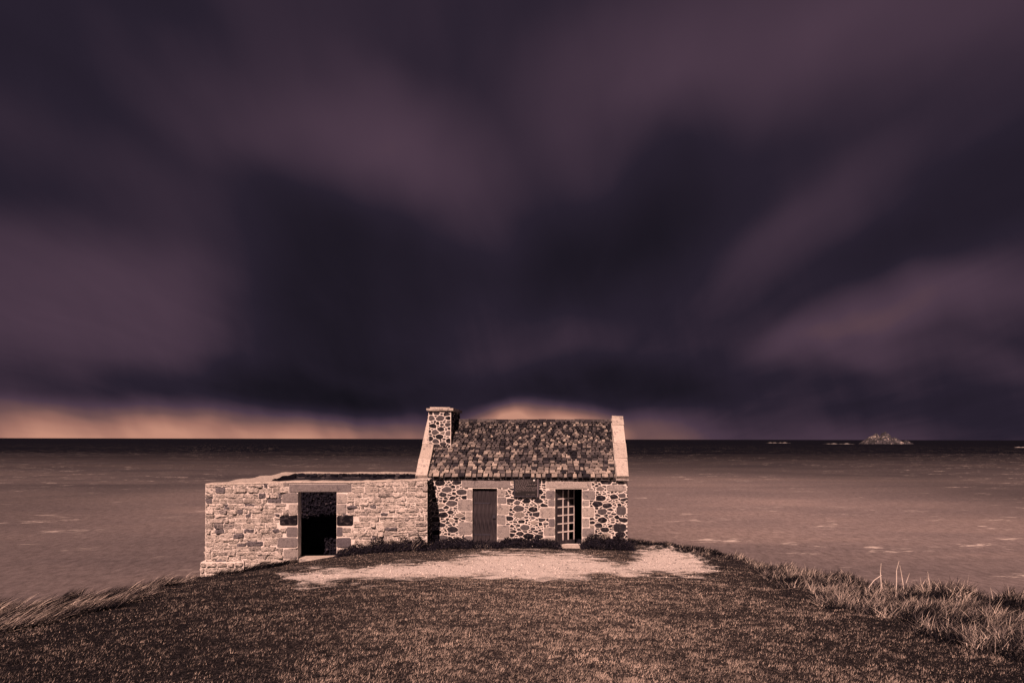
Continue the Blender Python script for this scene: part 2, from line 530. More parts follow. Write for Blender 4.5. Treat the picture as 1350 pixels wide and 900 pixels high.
def vnoise(x, y, seed=0, scale=1.0, octaves=3):
    x = np.asarray(x, float) * scale
    y = np.asarray(y, float) * scale
    tot = np.zeros(np.broadcast(x, y).shape)
    amp, norm = 1.0, 0.0
    if seed not in _tabs:
        _tabs[seed] = np.random.default_rng(100 + seed).random((256, 256))
    tab = _tabs[seed]
    for o in range(octaves):
        xi, yi = np.floor(x).astype(int), np.floor(y).astype(int)
        fx, fy = x - xi, y - yi
        fx, fy = fx * fx * (3 - 2 * fx), fy * fy * (3 - 2 * fy)
        g_ = lambda a, b: tab[a % 256, b % 256]
        val = (g_(xi, yi) * (1 - fx) + g_(xi + 1, yi) * fx) * (1 - fy) + (g_(xi, yi + 1) * (1 - fx) + g_(xi + 1, yi + 1) * fx) * fy
        tot += amp * val
        norm += amp
        amp *= 0.5
        x, y = x * 2.03 + 17.1, y * 2.03 + 9.7
    return tot / norm


LEFT_Y = [-60, -20, -5, 5, 10, 15, 21.5, 24, 30, 60]
LEFT_X = [-60, -28, -13, -8.0, -7.7, -8.7, -10.2, -10.8, -11, -11]
RIGHT_Y = [-60, -20, -5, 4, 9, 13, 19, 23, 26, 28.5, 60]
RIGHT_X = [60, 28, 12, 7.3, 6.6, 6.7, 7.0, 7.2, 6.9, 5.5, 5.5]
BACK = 30.0


def edge_dist(x, y):
    xl = np.interp(y, LEFT_Y, LEFT_X)
    xr = np.interp(y, RIGHT_Y, RIGHT_X)
    return np.maximum.reduce([xl - x, x - xr, y - BACK])


def ground_z(x, y, rough=True):
    x = np.asarray(x, float)
    y = np.asarray(y, float)
    t = y - 4.5
    sl = np.where(t > 30, t, np.log1p(np.exp(np.clip(t * 1.2, -40, 40))) / 1.2)
    z = -1.6 - 0.112 * sl
    ky = np.clip(y / 21.0, 0.1, 1.3) ** 0.3
    z = z - 1.35 * (np.clip(-x, 0, 14) / 9.8) ** 3.2 * ky
    z = z - 0.32 * (np.clip(x, 0, 9) / 6.7) ** 3 * np.clip((y - 7) / 6, 0, 1) * np.clip((30 - y) / 8, 0, 1)
    d = edge_dist(x, y)
    n_ = (vnoise(x, y, 1, 0.5) - 0.5)
    d = d + n_ * 1.1
    # lip rounds over, then a steep slope, then the cliff
    lip = np.clip(d + 0.8, 0, None)
    z = z - 0.10 * lip ** 2 * (lip < 2) - np.where(lip >= 2, 0.4 + 0.55 * (lip - 2), 0) - np.where(lip > 4, 1.6 * (lip - 4), 0)
    if rough:
        z = z + (vnoise(x, y, 2, 1.1) - 0.5) * 0.10 * np.clip(1 - np.abs(d) / 12, 0.35, 1) + (vnoise(x, y, 3, 3.5, 2) - 0.5) * 0.035
        z = z + 0.55 * np.clip(vnoise(x, y, 21, 1.9, 2) - 0.42, 0, 1) * np.clip(1 - np.abs(d + 0.9) / 1.7, 0, 1) * (y < 26)
    z = np.maximum(z, -CAMZ - 6.0)
    return z + CAMZ


def gz(x, y):
    """height read off the ground sheet"""
    i_ = min(max(int(np.searchsorted(gx, x)) - 1, 0), nx - 2)
    j_ = min(max(int(np.searchsorted(gy, y)) - 1, 0), ny - 2)
    tx, ty = (x - gx[i_]) / (gx[i_ + 1] - gx[i_]), (y - gy[j_]) / (gy[j_ + 1] - gy[j_])
    return float((GZ[j_, i_] * (1 - tx) + GZ[j_, i_ + 1] * tx) * (1 - ty) + (GZ[j_ + 1, i_] * (1 - tx) + GZ[j_ + 1, i_ + 1] * tx) * ty)


def to_px(x, y, z):
    yy = np.maximum(y, 0.5)
    return HU + F * x / yy, HV - F * (z - CAMZ) / yy


def poly_sdf(u, v, poly):
    """signed distance in pixels, positive inside"""
    u = np.asarray(u, float)
    v = np.asarray(v, float)
    best = np.full(u.shape, 1e9)
    ins = np.zeros(u.shape, bool)
    n = len(poly)
    for i in range(n):
        (x1, y1), (x2, y2) = poly[i], poly[(i + 1) % n]
        dx, dy = x2 - x1, y2 - y1
        t = np.clip(((u - x1) * dx + (v - y1) * dy) / (dx * dx + dy * dy), 0, 1)
        best = np.minimum(best, np.hypot(u - x1 - t * dx, v - y1 - t * dy))
        cond = ((y1 > v) != (y2 > v))
        with np.errstate(divide='ignore', invalid='ignore'):
            xc = x1 + (v - y1) * dx / (dy if dy != 0 else 1e-9)
        ins ^= cond & (u < xc)
    return np.where(ins, best, -best)


GRAVEL = [(372, 758), (450, 751), (520, 744), (600, 738), (660, 728), (720, 728), (770, 731), (825, 746), (845, 727), (885, 722),  # notch near the corner is shaped by the shrub and the cottage's shadow
          (918, 733), (945, 746), (925, 756), (850, 757), (760, 758), (700, 764), (600, 760), (500, 763), (400, 769)]


def gravel_mask(x, y, z):
    u, v = to_px(x, y, z)
    sd = poly_sdf(u, v, GRAVEL)
    m = np.clip(0.46 + sd / 26.0 + (vnoise(x, y, 31, 1.8, 3) - 0.5) * 0.8, 0, 1)
    return np.where(y > 6, m, 0.0)


def mid_light_mask(x, y):
    """brightening painted into the turf along the middle, dimmer toward both sides"""
    return np.exp(-((x - 0.4) / (0.9 + 0.22 * np.maximum(y, 0))) ** 2) * np.clip((24 - y) / 8, 0, 1)


def axis(lo, a, b, hi, fine, coarse_n):
    left = lo + (a - lo) * (1 - (1 - np.linspace(0, 1, coarse_n, endpoint=False)) ** 1.8)
    mid = np.arange(a, b, fine)
    right = b + (hi - b) * np.linspace(0, 1, coarse_n) ** 1.8
    return np.concatenate([left, mid, right])


gx = axis(-90, -13, 10, 90, 0.11, 40)
gy = axis(-90, 3.2, 32, 90, 0.11, 40)
GX, GY = np.meshgrid(gx, gy)
GZ = ground_z(GX, GY)
nx, ny = len(gx), len(gy)
verts = np.stack([GX.ravel(), GY.ravel(), GZ.ravel()], 1)
ii = np.arange(nx * ny).reshape(ny, nx)
a_, b_, c_, d_ = ii[:-1, :-1].ravel(), ii[:-1, 1:].ravel(), ii[1:, 1:].ravel(), ii[1:, :-1].ravel()
tris = np.concatenate([np.stack([a_, b_, c_], 1), np.stack([a_, c_, d_], 1)])
ground = fast_mesh('ground', verts, tris, np.zeros(len(verts)), M['ground'], 'structure')
ga = ground.data.attributes.new('gravel', 'FLOAT', 'POINT')
ga.data.foreach_set('value', gravel_mask(GX.ravel(), GY.ravel(), GZ.ravel()).astype(np.float32))
gw = ground.data.attributes.new('lightened', 'FLOAT', 'POINT')
gw.data.foreach_set('value', mid_light_mask(GX.ravel(), GY.ravel()).astype(np.float32))
gc = ground.data.attributes.new('cliff', 'FLOAT', 'POINT')
gc.data.foreach_set('value', np.clip((edge_dist(GX.ravel(), GY.ravel()) - 3.0) / 1.5, 0, 1).astype(np.float32))
ground.data.polygons.foreach_set('use_smooth', [True] * len(ground.data.polygons))
ground['label'] = 'grassy headland with a trodden gravel patch'

# sea: one sheet to the horizon
mb = MB()
ys = [-9000, -500, 0, 60, 150, 400, 1000, 3000, 9000, 30000, 120000]
S = 120000
vs = [(x, y, 0.0) for y in [-S] + ys for x in (-S, -2000, 0, 2000, S)]
fs = []
for j in range(len(ys)):
    for i in range(4):
        fs.append((j * 5 + i, j * 5 + i + 1, j * 5 + i + 6, j * 5 + i + 5))
mb.add(vs, fs)
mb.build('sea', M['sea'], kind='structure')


# ------------------------------------------------------------------ masonry
def clip(poly, nx_, nz_, c):
    """keep the side where nx*x + nz*z <= c"""
    res = []
    n = len(poly)
    for i in range(n):
        p, q = poly[i], poly[(i + 1) % n]
        dp, dq = nx_ * p[0] + nz_ * p[1] - c, nx_ * q[0] + nz_ * q[1] - c
        if dp <= 0:
            res.append(p)
        if (dp < 0 < dq) or (dq < 0 < dp):
            t = dp / (dp - dq)
            res.append((p[0] + (q[0] - p[0]) * t, p[1] + (q[1] - p[1]) * t))
    return res


def area(poly):
    return abs(sum(poly[i][0] * poly[(i + 1) % len(poly)][1] - poly[(i + 1) % len(poly)][0] * poly[i][1] for i in range(len(poly)))) / 2


def rubble(region, holes, sizes, an=1.6, gap=0.02, rnd=random):
    """power-diagram packing of uneven stones; region convex polygon, holes rectangles (x0,x1,z0,z1)"""
    xs = [p[0] for p in region]
    zs = [p[1] for p in region]

    def inside(x, z):
        n = len(region)
        sgn = 0
        for i in range(n):
            (x1, z1), (x2, z2) = region[i], region[(i + 1) % n]
            cr = (x2 - x1) * (z - z1) - (z2 - z1) * (x - x1)
            if cr < 0:
                return False
        return not any(h[0] - 0.01 < x < h[1] + 0.01 and h[2] - 0.01 < z < h[3] + 0.01 for h in holes)
    pts = []
    for r, tries in sizes:
        for _ in range(tries):
            x, z = rnd.uniform(min(xs), max(xs)), rnd.uniform(min(zs), max(zs))
            if not inside(x, z):
                continue
            rr = r * rnd.uniform(0.85, 1.15)
            ok = True
            for (px_, pz_, pr) in pts:
                if ((x - px_) ** 2 + ((z - pz_) * an) ** 2) < (rr + pr) ** 2 * 0.86:
                    ok = False
                    break
            if ok:
                for h in holes:       # keep bigger stones off the dressed ones
                    ddx = max(h[0] - x, 0, x - h[1])
                    ddz = max(h[2] - z, 0, z - h[3]) * an
                    if ddx * ddx + ddz * ddz < (rr * 0.6) ** 2:
                        ok = False
                        break
            if ok:
                pts.append((x, z, rr))
    cells = []
    for i, (x, z, r) in enumerate(pts):
        poly = [(p[0], p[1]) for p in region]
        # region border gap
        near = sorted(range(len(pts)), key=lambda k: (pts[k][0] - x) ** 2 + ((pts[k][1] - z) * an) ** 2)[1:22]
        for k in near:
            qx, qz, qr = pts[k]
            nx_, nz_ = qx - x, (qz - z) * an
            L = math.hypot(nx_, nz_)
            # in scaled space: distance from p to the radical line
            t = (L * L + r * r - qr * qr) / (2 * L)
            ux, uz = nx_ / L, nz_ / L
            # back to unscaled: ux*X + uz*an*Z <= ux*x + uz*an*z + t
            nn = math.hypot(ux, uz * an)
            g_ = gap * rnd.uniform(0.55, 1.3)
            poly = clip(poly, ux / nn, uz * an / nn, (ux * x + uz * an * z + t) / nn - g_ / 2)
            if len(poly) < 3:
                break
        if len(poly) < 3:
            continue
        # keep stones of a sensible length
        m_ = r * 1.75
        for (a, b, c) in ((1, 0, x + m_), (-1, 0, -(x - m_)), (0, 1, z + m_ / an * 1.2), (0, -1, -(z - m_ / an * 1.2))):
            poly = clip(poly, a, b, c)
        for h in holes:
            sep_ = [(h[0] - x, (1, 0, h[0] - gap / 2)), (x - h[1], (-1, 0, -(h[1] + gap / 2))),
                    ((h[2] - z) * an, (0, 1, h[2] - gap / 2)), ((z - h[3]) * an, (0, -1, -(h[3] + gap / 2)))]
            best = max(sep_, key=lambda q: q[0])
            if max(p[0] for p in poly or [(0, 0)]) < h[0] or min(p[0] for p in poly or [(0, 0)]) > h[1]:
                continue
            if max(p[1] for p in poly) < h[2] or min(p[1] for p in poly) > h[3]:
                continue
            poly = clip(poly, *best[1])
            if len(poly) < 3:
                break
        if len(poly) >= 3 and area(poly) > 0.0008:
            cells.append(poly)
    return cells


def soften(poly, k=0.22, j=0.0, rnd=random):
    res = []
    n = len(poly)
    for i in range(n):
        p, q = poly[i], poly[(i + 1) % n]
        L = math.hypot(q[0] - p[0], q[1] - p[1])
        if L < 0.015:
            res.append(((p[0] + q[0]) / 2, (p[1] + q[1]) / 2))
            continue
        for t in (k, 1 - k):
            res.append((p[0] + (q[0] - p[0]) * t + rnd.uniform(-j, j), p[1] + (q[1] - p[1]) * t + rnd.uniform(-j, j)))
    return res


class Frame:
    """2-D wall coordinates (x along, z up) -> 3-D, n = outward normal"""
    def __init__(self, o, ex, n):
        self.o, self.ex, self.n = Vector(o), Vector(ex).normalized(), Vector(n).normalized()

    def __call__(self, x, z, d):
        return self.o + self.ex * x + Vector((0, 0, z)) + self.n * d


def add_stone(mb, poly, fr, depth, rnd_v, tilt=0.25, back=0.03, rnd=random, inner=0.72):
    n = len(poly)
    cx, cz = sum(p[0] for p in poly) / n, sum(p[1] for p in poly) / n
    # orientation: counter-clockwise
    ar = sum(poly[i][0] * poly[(i + 1) % n][1] - poly[(i + 1) % n][0] * poly[i][1] for i in range(n))
    if ar < 0:
        poly = poly[::-1]
    ext = max(max(abs(p[0] - cx) for p in poly), 0.02)
    tx, tz = rnd.uniform(-tilt, tilt) * depth / ext, rnd.uniform(-tilt, tilt) * depth / ext * 1.6
    vs = []
    for p in poly:
        vs.append(fr(p[0], p[1], -back))
    for p in poly:
        vs.append(fr(p[0], p[1], depth * 0.45))
    for p in poly:
        x, z = cx + (p[0] - cx) * inner, cz + (p[1] - cz) * inner
        d = depth * rnd.uniform(0.75, 1.1) + (x - cx) * tx + (z - cz) * tz
        vs.append(fr(x, z, max(d, depth * 0.45)))
    vs.append(fr(cx + rnd.uniform(-.2, .2) * ext, cz, depth * rnd.uniform(0.9, 1.25)))
    # winding follows the frame's handedness
    flip = fr.ex.cross(Vector((0, 0, 1))).dot(fr.n) < 0
    fs = []
    for i in range(n):
        k = (i + 1) % n
        for (a, b) in ((0, n), (n, 2 * n)):
            q = (a + i, a + k, b + k, b + i)
            fs.append(q[::-1] if flip else q)
        t = (2 * n + i, 2 * n + k, 3 * n)
        fs.append(t[::-1] if flip else t)
    mb.add(vs, fs, rnd_v)


def stone_object(name, poly, fr, depth, rv, mat, parent, **kw):
    mb_ = MB()
    add_stone(mb_, poly, fr, depth, rv, **kw)
    c = mb_.v[-1]
    return mb_.build(name, mat, parent, loc=c)


def courses(x0, x1, ztop, zbot, holes, hmin, hmax, wmin, wmax, gap, top_fn=None, bot_fn=None, rnd=random):
    """rough courses of stones laid between zbot and ztop; returns polygons"""
    res = []
    z = ztop
    row = 0
    while z > zbot + 0.04:
        h = rnd.uniform(hmin, hmax)
        if z - h < zbot + 0.05:
            h = z - zbot
        x = x0 - rnd.uniform(0, wmin)
        while x < x1:
            wd = rnd.uniform(wmin, wmax) * (1.25 if h > (hmin + hmax) / 2 else 0.9)
            a, b = max(x, x0), min(x + wd, x1)
            x += wd
            if b - a < 0.05:
                continue
            j = 0.02
            split = rnd.random() < 0.16 and h > (hmin + hmax) / 2
            parts_ = [(z, z - h)] if not split else [(z, z - h * 0.5), (z - h * 0.5, z - h)]
            for (t_, b2) in parts_:
                poly = [(a + gap / 2, b2 + gap / 2 + rnd.uniform(-j, j)), (b - gap / 2, b2 + gap / 2 + rnd.uniform(-j, j)),
                        (b - gap / 2 + rnd.uniform(-j, j), t_ - gap / 2 + rnd.uniform(-j, j) * 0.8),
                        (a + gap / 2 + rnd.uniform(-j, j), t_ - gap / 2 + rnd.uniform(-j, j) * 0.8)]
                if b - a > 0.22:
                    poly.insert(1, ((a + b) / 2 + rnd.uniform(-.03, .03), b2 + gap / 2 + rnd.uniform(-j, j)))
                    poly.insert(4, ((a + b) / 2 + rnd.uniform(-.03, .03), t_ - gap / 2 + rnd.uniform(-j, j)))
                if top_fn:
                    poly = [(p[0], min(p[1], top_fn(p[0]) - 0.01)) for p in poly]
                bad = False
                cx, cz = sum(p[0] for p in poly) / len(poly), sum(p[1] for p in poly) / len(poly)
                for hh in holes:
                    if hh[0] < cx < hh[1] and hh[2] < cz < hh[3]:
                        bad = True
                        break
                    if max(p[0] for p in poly) > hh[0] and min(p[0] for p in poly) < hh[1] and max(p[1] for p in poly) > hh[2] and min(p[1] for p in poly) < hh[3]:
                        ov = [(hh[0] - cx, (1, 0, hh[0] - gap / 2)), (cx - hh[1], (-1, 0, -(hh[1] + gap / 2))),
                              (hh[2] - cz, (0, 1, hh[2] - gap / 2)), (cz - hh[3], (0, -1, -(hh[3] + gap / 2)))]
                        poly = clip(poly, *max(ov, key=lambda q: q[0])[1])
                        if len(poly) < 3:
                            bad = True
                            break
                if not bad and area(poly) > 0.0015:
                    res.append(poly)
        z -= h
        row += 1
    return res


# ------------------------------------------------------------------ the cottage
TH = R(4.0)
e1 = Vector((math.cos(TH), -math.sin(TH)))
e2 = Vector((math.sin(TH), math.cos(TH)))
W, D = 7.30, 4.30
c0 = Vector((0.33, 23.7)) - e1 * (W / 2)
BASE = CAMZ - 3.75
EAVE = 2.47
RIDGE = 4.42
cottage = empty('stone_cottage', (c0.x, c0.y, BASE), -TH)
tag(cottage, 'small stone guardhouse with stone tile roof and chimney on the headland', 'cottage')


def cx_(u, depth=0.0):
    """local x on the facade for photo column u"""
    k = (u - HU) / F
    o = c0 + e2 * depth
    return (k * o.y - o.x) / (e1.x - k * e1.y)


def cz_(u, v, depth=0.0):
    x = cx_(u, depth)
    Y = (c0 + e2 * depth + e1 * x).y
    return CAMZ - (v - HV) / F * Y - BASE


def crect(u0, u1, v0, v1):
    um, vm = (u0 + u1) / 2, (v0 + v1) / 2
    return (cx_(u0), cx_(u1), cz_(um, v1), cz_(um, v0))


T = 0.52
d1 = crect(623, 655.5, 643.5, 719)
d2 = crect(732, 767.5, 644, 719)
ZB = -0.75
wall = MB()
EY = EAVE - 0.03
for (a, b, zl, zh) in ((0, d1[0], ZB, EY), (d1[1], d2[0], ZB, EY), (d2[1], W, ZB, EY),
                       (d1[0], d1[1], d1[3], EY), (d2[0], d2[1], d2[3], EY), (d1[0], d1[1], ZB, d1[2]), (d2[0], d2[1], ZB, d2[2])):
    wall.box(a, b, 0, T, zl, zh)
wall_o = wall.build('wall', M['mortar'], cottage)
# rear wall and gables
wall2 = MB()
wall2.box(0, W, D - T, D, ZB, EY)
wall2_o = wall2.build('rear_wall', M['mortar'], cottage)
SL = (RIDGE - EAVE) / (D / 2)
gable_objs = []
for xa, xb in ((0, 0.5), (W - 0.5, W)):
    gm = MB()
    prof = [(T, ZB), (D - T, ZB), (D - T, EY + SL * T - 0.06), (D / 2, RIDGE - 0.06), (T, EY + SL * T - 0.06)]
    top = [(0.0, EY + 0.001), (T, EY + 0.001), (T, EY + SL * T - 0.06), (0.02, EY + 0.03)]
    vs = [(xa, p[0], p[1]) for p in prof] + [(xb, p[0], p[1]) for p in prof]
    n = len(prof)
    gm.add(vs, [tuple(range(n))[::-1], tuple(range(n, 2 * n))] + [(i, (i + 1) % n, n + (i + 1) % n, n + i) for i in range(n)])
    for tp in (top, [(D - p[0], p[1]) for p in top]):
        vs = [(xa, p[0], p[1]) for p in tp] + [(xb, p[0], p[1]) for p in tp]
        gm.add(vs, [(3, 2, 1, 0), (4, 5, 6, 7)] + [(i, (i + 1) % 4, 4 + (i + 1) % 4, 4 + i) for i in range(4)])
    gable_objs.append(gm.build('gable_wall', M['mortar'], cottage))
# dark rooms behind the doors
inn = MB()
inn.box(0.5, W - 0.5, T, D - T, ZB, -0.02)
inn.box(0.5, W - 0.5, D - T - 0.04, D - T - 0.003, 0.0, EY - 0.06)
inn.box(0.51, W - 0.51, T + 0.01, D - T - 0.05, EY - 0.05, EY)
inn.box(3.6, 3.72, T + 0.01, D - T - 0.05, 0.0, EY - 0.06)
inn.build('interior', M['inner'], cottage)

front = Frame((0, 0, 0), (1, 0, 0), (0, -1, 0))
jambs1 = [(616, 623, 645, 656.5), (604, 623, 658, 673.5), (614, 623, 674.5, 686.5), (604.5, 623, 688, 704.5), (613, 623, 706, 722),
          (655.8, 666, 645, 654), (655.8, 668, 655, 663.5), (655.8, 671, 665, 677.5), (655.8, 667, 678.5, 691), (655.8, 672, 692, 709), (655.8, 666, 710, 722)]
jambs2 = [(720, 731.8, 646, 657), (723, 731.8, 658.5, 667), (712, 731.8, 668.5, 682), (724, 731.8, 683.5, 694), (717, 731.8, 695, 706), (718, 731.8, 707, 722),
          (768, 785, 646, 658), (768, 777, 659, 666.5), (768, 784, 668, 681), (768, 777, 682.5, 694), (768, 784, 695.5, 707), (768, 778, 708.5, 722)]
quoins = [(800, 825.5, 638.5, 647), (813, 825.5, 667, 678), (809, 825.5, 689.5, 700), (806, 825.5, 708, 717)]
lintels = [(609, 673, 632, 642.5), (720, 780, 634.5, 643)]
holes = [d1, d2]
for grp, nm, dep in ((jambs1 + jambs2, 'jamb_stone', 0.012), (quoins, 'quoin', 0.02), (lintels, 'lintel', 0.018)):
    for q in grp:
        x0, x1, z0, z1 = crect(*q)
        holes.append((x0, x1, z0, z1))
        jj = 0.012
        poly = [(x0, z0), (x1, z0), (x1, z1), (x0, z1)]
        if nm != 'lintel':
            poly = soften(poly, 0.12 if nm == 'jamb_stone' else 0.18, 0.008)
        else:
            poly = soften(poly, 0.02, 0.004)
        stone_object(nm, poly, front, dep, random.uniform(0.15, 0.75), M['granite' if nm != 'quoin' else 'dark_stone'] if nm != 'quoin' or random.random() < .6 else M['granite'],
                     wall_o, inner=0.86, tilt=0.3)
plq = crect(677.5, 711, 629.5, 654.5)
region = [(0.0, -0.35), (W, -0.35), (W, EY - 0.11), (0.0, EY - 0.11)]
rs = random.Random(21)
cells = rubble(region, holes, [(0.18, 160), (0.135, 520), (0.09, 1500), (0.058, 3800), (0.036, 5000)], an=1.7, gap=0.031, rnd=rs)
cells.sort(key=area, reverse=True)
rest = MB()
for i, c in enumerate(cells):
    c = soften(c, 0.11, 0.010, rs)
    rv = min(1.0, abs(rs.gauss(0.34, 0.34)))
    if i < 285:
        stone_object('stone', c, front, rs.uniform(0.008, 0.026), rv, M['dark_stone'], wall_o, rnd=rs)
    else:
        add_stone(rest, c, front, rs.uniform(0.006, 0.016), rv, rnd=rs)
if rest.v:
    rest.build('small_stones', M['dark_stone'], wall_o, kind='stuff')
print('cottage stones', len(cells))
# thin slab course under the eaves
x = 0.02
while x < W - 0.05:
    wd = random.uniform(0.3, 0.75)
    xe = min(x + wd, W - 0.02)
    m_ = MB()
    m_.box(x + 0.02, xe - 0.02, -0.055, 0.05, EY - 0.095, EY - 0.012, random.uniform(0.2, 0.9), 0.006)
    m_.build('eaves_slab', M['dark_stone'], wall_o)
    x = xe
# gable and rear rubble
for side in (0, 1):
    fr = Frame((0, D, 0), (0, -1, 0), (-1, 0, 0)) if side == 0 else Frame((W, 0, 0), (0, 1, 0), (1, 0, 0))
    reg = [(0.05, -0.5), (D - 0.05, -0.5), (D - 0.05, EY - 0.05), (D / 2, RIDGE - 0.2), (0.05, EY - 0.05)]
    rr = random.Random(31 + side)
    sm = MB()
    for c in rubble(reg, [], [(0.15, 160), (0.1, 500), (0.065, 1100)], an=1.5, gap=0.034, rnd=rr):
        add_stone(sm, soften(c, 0.24, 0.006, rr), fr, rr.uniform(0.008, 0.025), min(1, abs(rr.gauss(.35, .3))), rnd=rr)
    sm.build('rubble_facing', M['dark_stone'], gable_objs[side], kind='stuff')

# roof: deck, tiles, ridge
ROV = 0.10                                   # eaves overhang
RX0, RX1 = 0.40, W - 0.40
rd = MB()
pz = lambda y: EAVE + SL * y
prof = [(-ROV + 0.03, pz(-ROV + 0.03) - 0.02), (D / 2, RIDGE - 0.05), (D + ROV - 0.03, pz(-ROV + 0.03) - 0.02),
        (D + ROV - 0.03, pz(-ROV + 0.03) + 0.0), (D / 2, RIDGE - 0.02), (-ROV + 0.03, pz(-ROV + 0.03) + 0.0)]
n = 6
vs = [(RX0, p[0], p[1]) for p in prof] + [(RX1, p[0], p[1]) for p in prof]
rd.add(vs, [(0, 1, 4, 5), (1, 2, 3, 4), (n + 5, n + 4, n + 1, n), (n + 4, n + 3, n + 2, n + 1)] + [(n + i, n + (i + 1) % n, (i + 1) % n, i) for i in range(n)])
roof = rd.build('roof', M['deck'], cottage)
sl_len = math.hypot(D / 2 + ROV, SL * (D / 2 + ROV))
ca, sa = (D / 2 + ROV) / sl_len, SL * (D / 2 + ROV) / sl_len


def tile_verts(x0, x1, s0, s1, lift0, lift1, th, back=False, jr=random):
    """slab lying on the slope; s measured up from the eaves"""
    vs = []
    for lo in (0, 1):
        for (x, s_, l_) in ((x0, s0, lift0), (x1, s0, lift0), (x1, s1, lift1), (x0, s1, lift1)):
            hgt = l_ + (th if lo else 0)
            xx = x + jr.uniform(-.012, .012)
            ss = s_ + jr.uniform(-.012, .012)
            hh = hgt + jr.uniform(-.004, .004)
            y = -ROV + ss * ca - hh * sa
            z = pz(-ROV) + ss * sa + hh * ca
            if back:
                y = D - y
            vs.append((xx, y, z))
    return vs


TF = [(3, 2, 1, 0), (4, 5, 6, 7), (0, 1, 5, 4), (1, 2, 6, 5), (2, 3, 7, 6), (3, 0, 4, 7)]
chx0, chx1, chy0, chy1 = 0.19, 1.02, 0.98, 3.2
tr = random.Random(5)
for back in (False, True):
    s_ = 0.0
    joined = MB()
    count = 0
    row = 0
    while s_ < sl_len - 0.05:
        fr_ = s_ / sl_len
        step = 0.18 - 0.075 * min(1, fr_ * 1.7)
        x = RX0 - tr.uniform(0, 0.15)
        while x < RX1:
            wd = tr.uniform(0.15, 0.27) * (1.0 - 0.34 * min(1, fr_ * 1.4))
            a, b = max(x, RX0 + 0.005), min(x + wd, RX1 - 0.005)
            x += wd
            if b - a < 0.04:
                continue
            s1 = min(s_ + step * 1.7, sl_len - 0.01)
            so = s_ + tr.uniform(-0.007, 0.007)
            th = tr.uniform(0.042, 0.06)
            vs = tile_verts(a + 0.024, b - 0.024, so, s1, 0.036 + tr.uniform(0, 0.03), 0.004, th, back, tr)
            fs = [f[::-1] for f in TF] if back else TF
            rv = min(1.0, max(0.0, tr.gauss(0.60 - 0.10 * fr_ + (0.12 if row < 3 else 0), 0.19)))
            if not back and count < 290:
                t_ = MB()
                t_.add(vs, fs, rv)
                t_.build('tile', M['tile'], roof, loc=vs[0])
                count += 1
            else:
                joined.add(vs, fs, rv)
        s_ += step
        row += 1
    joined.build('tile_field', M['tile'], roof, kind='stuff')
x = RX0
while x < RX1 - 0.02:
    xe = min(x + random.uniform(0.3, 0.45), RX1)
    m_ = MB()
    rz = RIDGE + 0.03
    h_ = random.uniform(-0.008, 0.012)
    pr = [(D / 2 - 0.15, rz - 0.10), (D / 2 + 0.15, rz - 0.10), (D / 2 + 0.13, rz - 0.03), (D / 2 + 0.04, rz + 0.05 + h_), (D / 2 - 0.04, rz + 0.05 + h_), (D / 2 - 0.13, rz - 0.03)]
    vs = [(x + 0.006, p[0], p[1]) for p in pr] + [(xe - 0.006, p[0], p[1]) for p in pr]
    m_.add(vs, [tuple(range(6))[::-1], tuple(range(6, 12))] + [(i, (i + 1) % 6, 6 + (i + 1) % 6, 6 + i) for i in range(6)], random.uniform(0.3, 0.6))
    m_.build('ridge_tile', M['tile'], roof)
    x = xe

# gable copings
for gi, (xa, xb) in enumerate(((-0.03, 0.39), (W - 0.39, W + 0.03))):
    g_o = gable_objs[gi]
    for back in (False, True):
        s_ = -0.02
        k = 0
        while s_ < sl_len - 0.1:
            ln_ = [0.9, 0.75, 1.0, 0.9][k % 4] * random.uniform(0.9, 1.1)
            se = min(s_ + ln_, sl_len + (0.0))
            if sl_len - se < 0.3:
                se = sl_len
            vs = tile_verts(xa, xb, s_ + 0.006, se - 0.006, 0.03, 0.03, 0.13 + random.uniform(-.012, .012), back)
            m_ = MB()
            m_.add(vs, [f[::-1] for f in TF] if back else TF, random.random())
            o = m_.build('coping_stone', M['coping'], g_o)
            s_ = se
            k += 1
        # kneeler block at the foot of the coping
        m_ = MB()
        y0, y1 = (-0.13, 0.22) if not back else (D - 0.22, D + 0.13)
        m_.box(xa - 0.02, xb, y0, y1, EY - 0.10, EY + 0.07, 0.6, 0.01)
        m_.build('kneeler', M['granite'], g_o)
    # saddle stone on the apex
    m_ = MB()
    m_.box(xa + 0.01, xb - 0.01, D / 2 - 0.14, D / 2 + 0.14, RIDGE + 0.06, RIDGE + 0.2, 0.7, 0.012)
    m_.build('apex_stone', M['coping'], g_o)

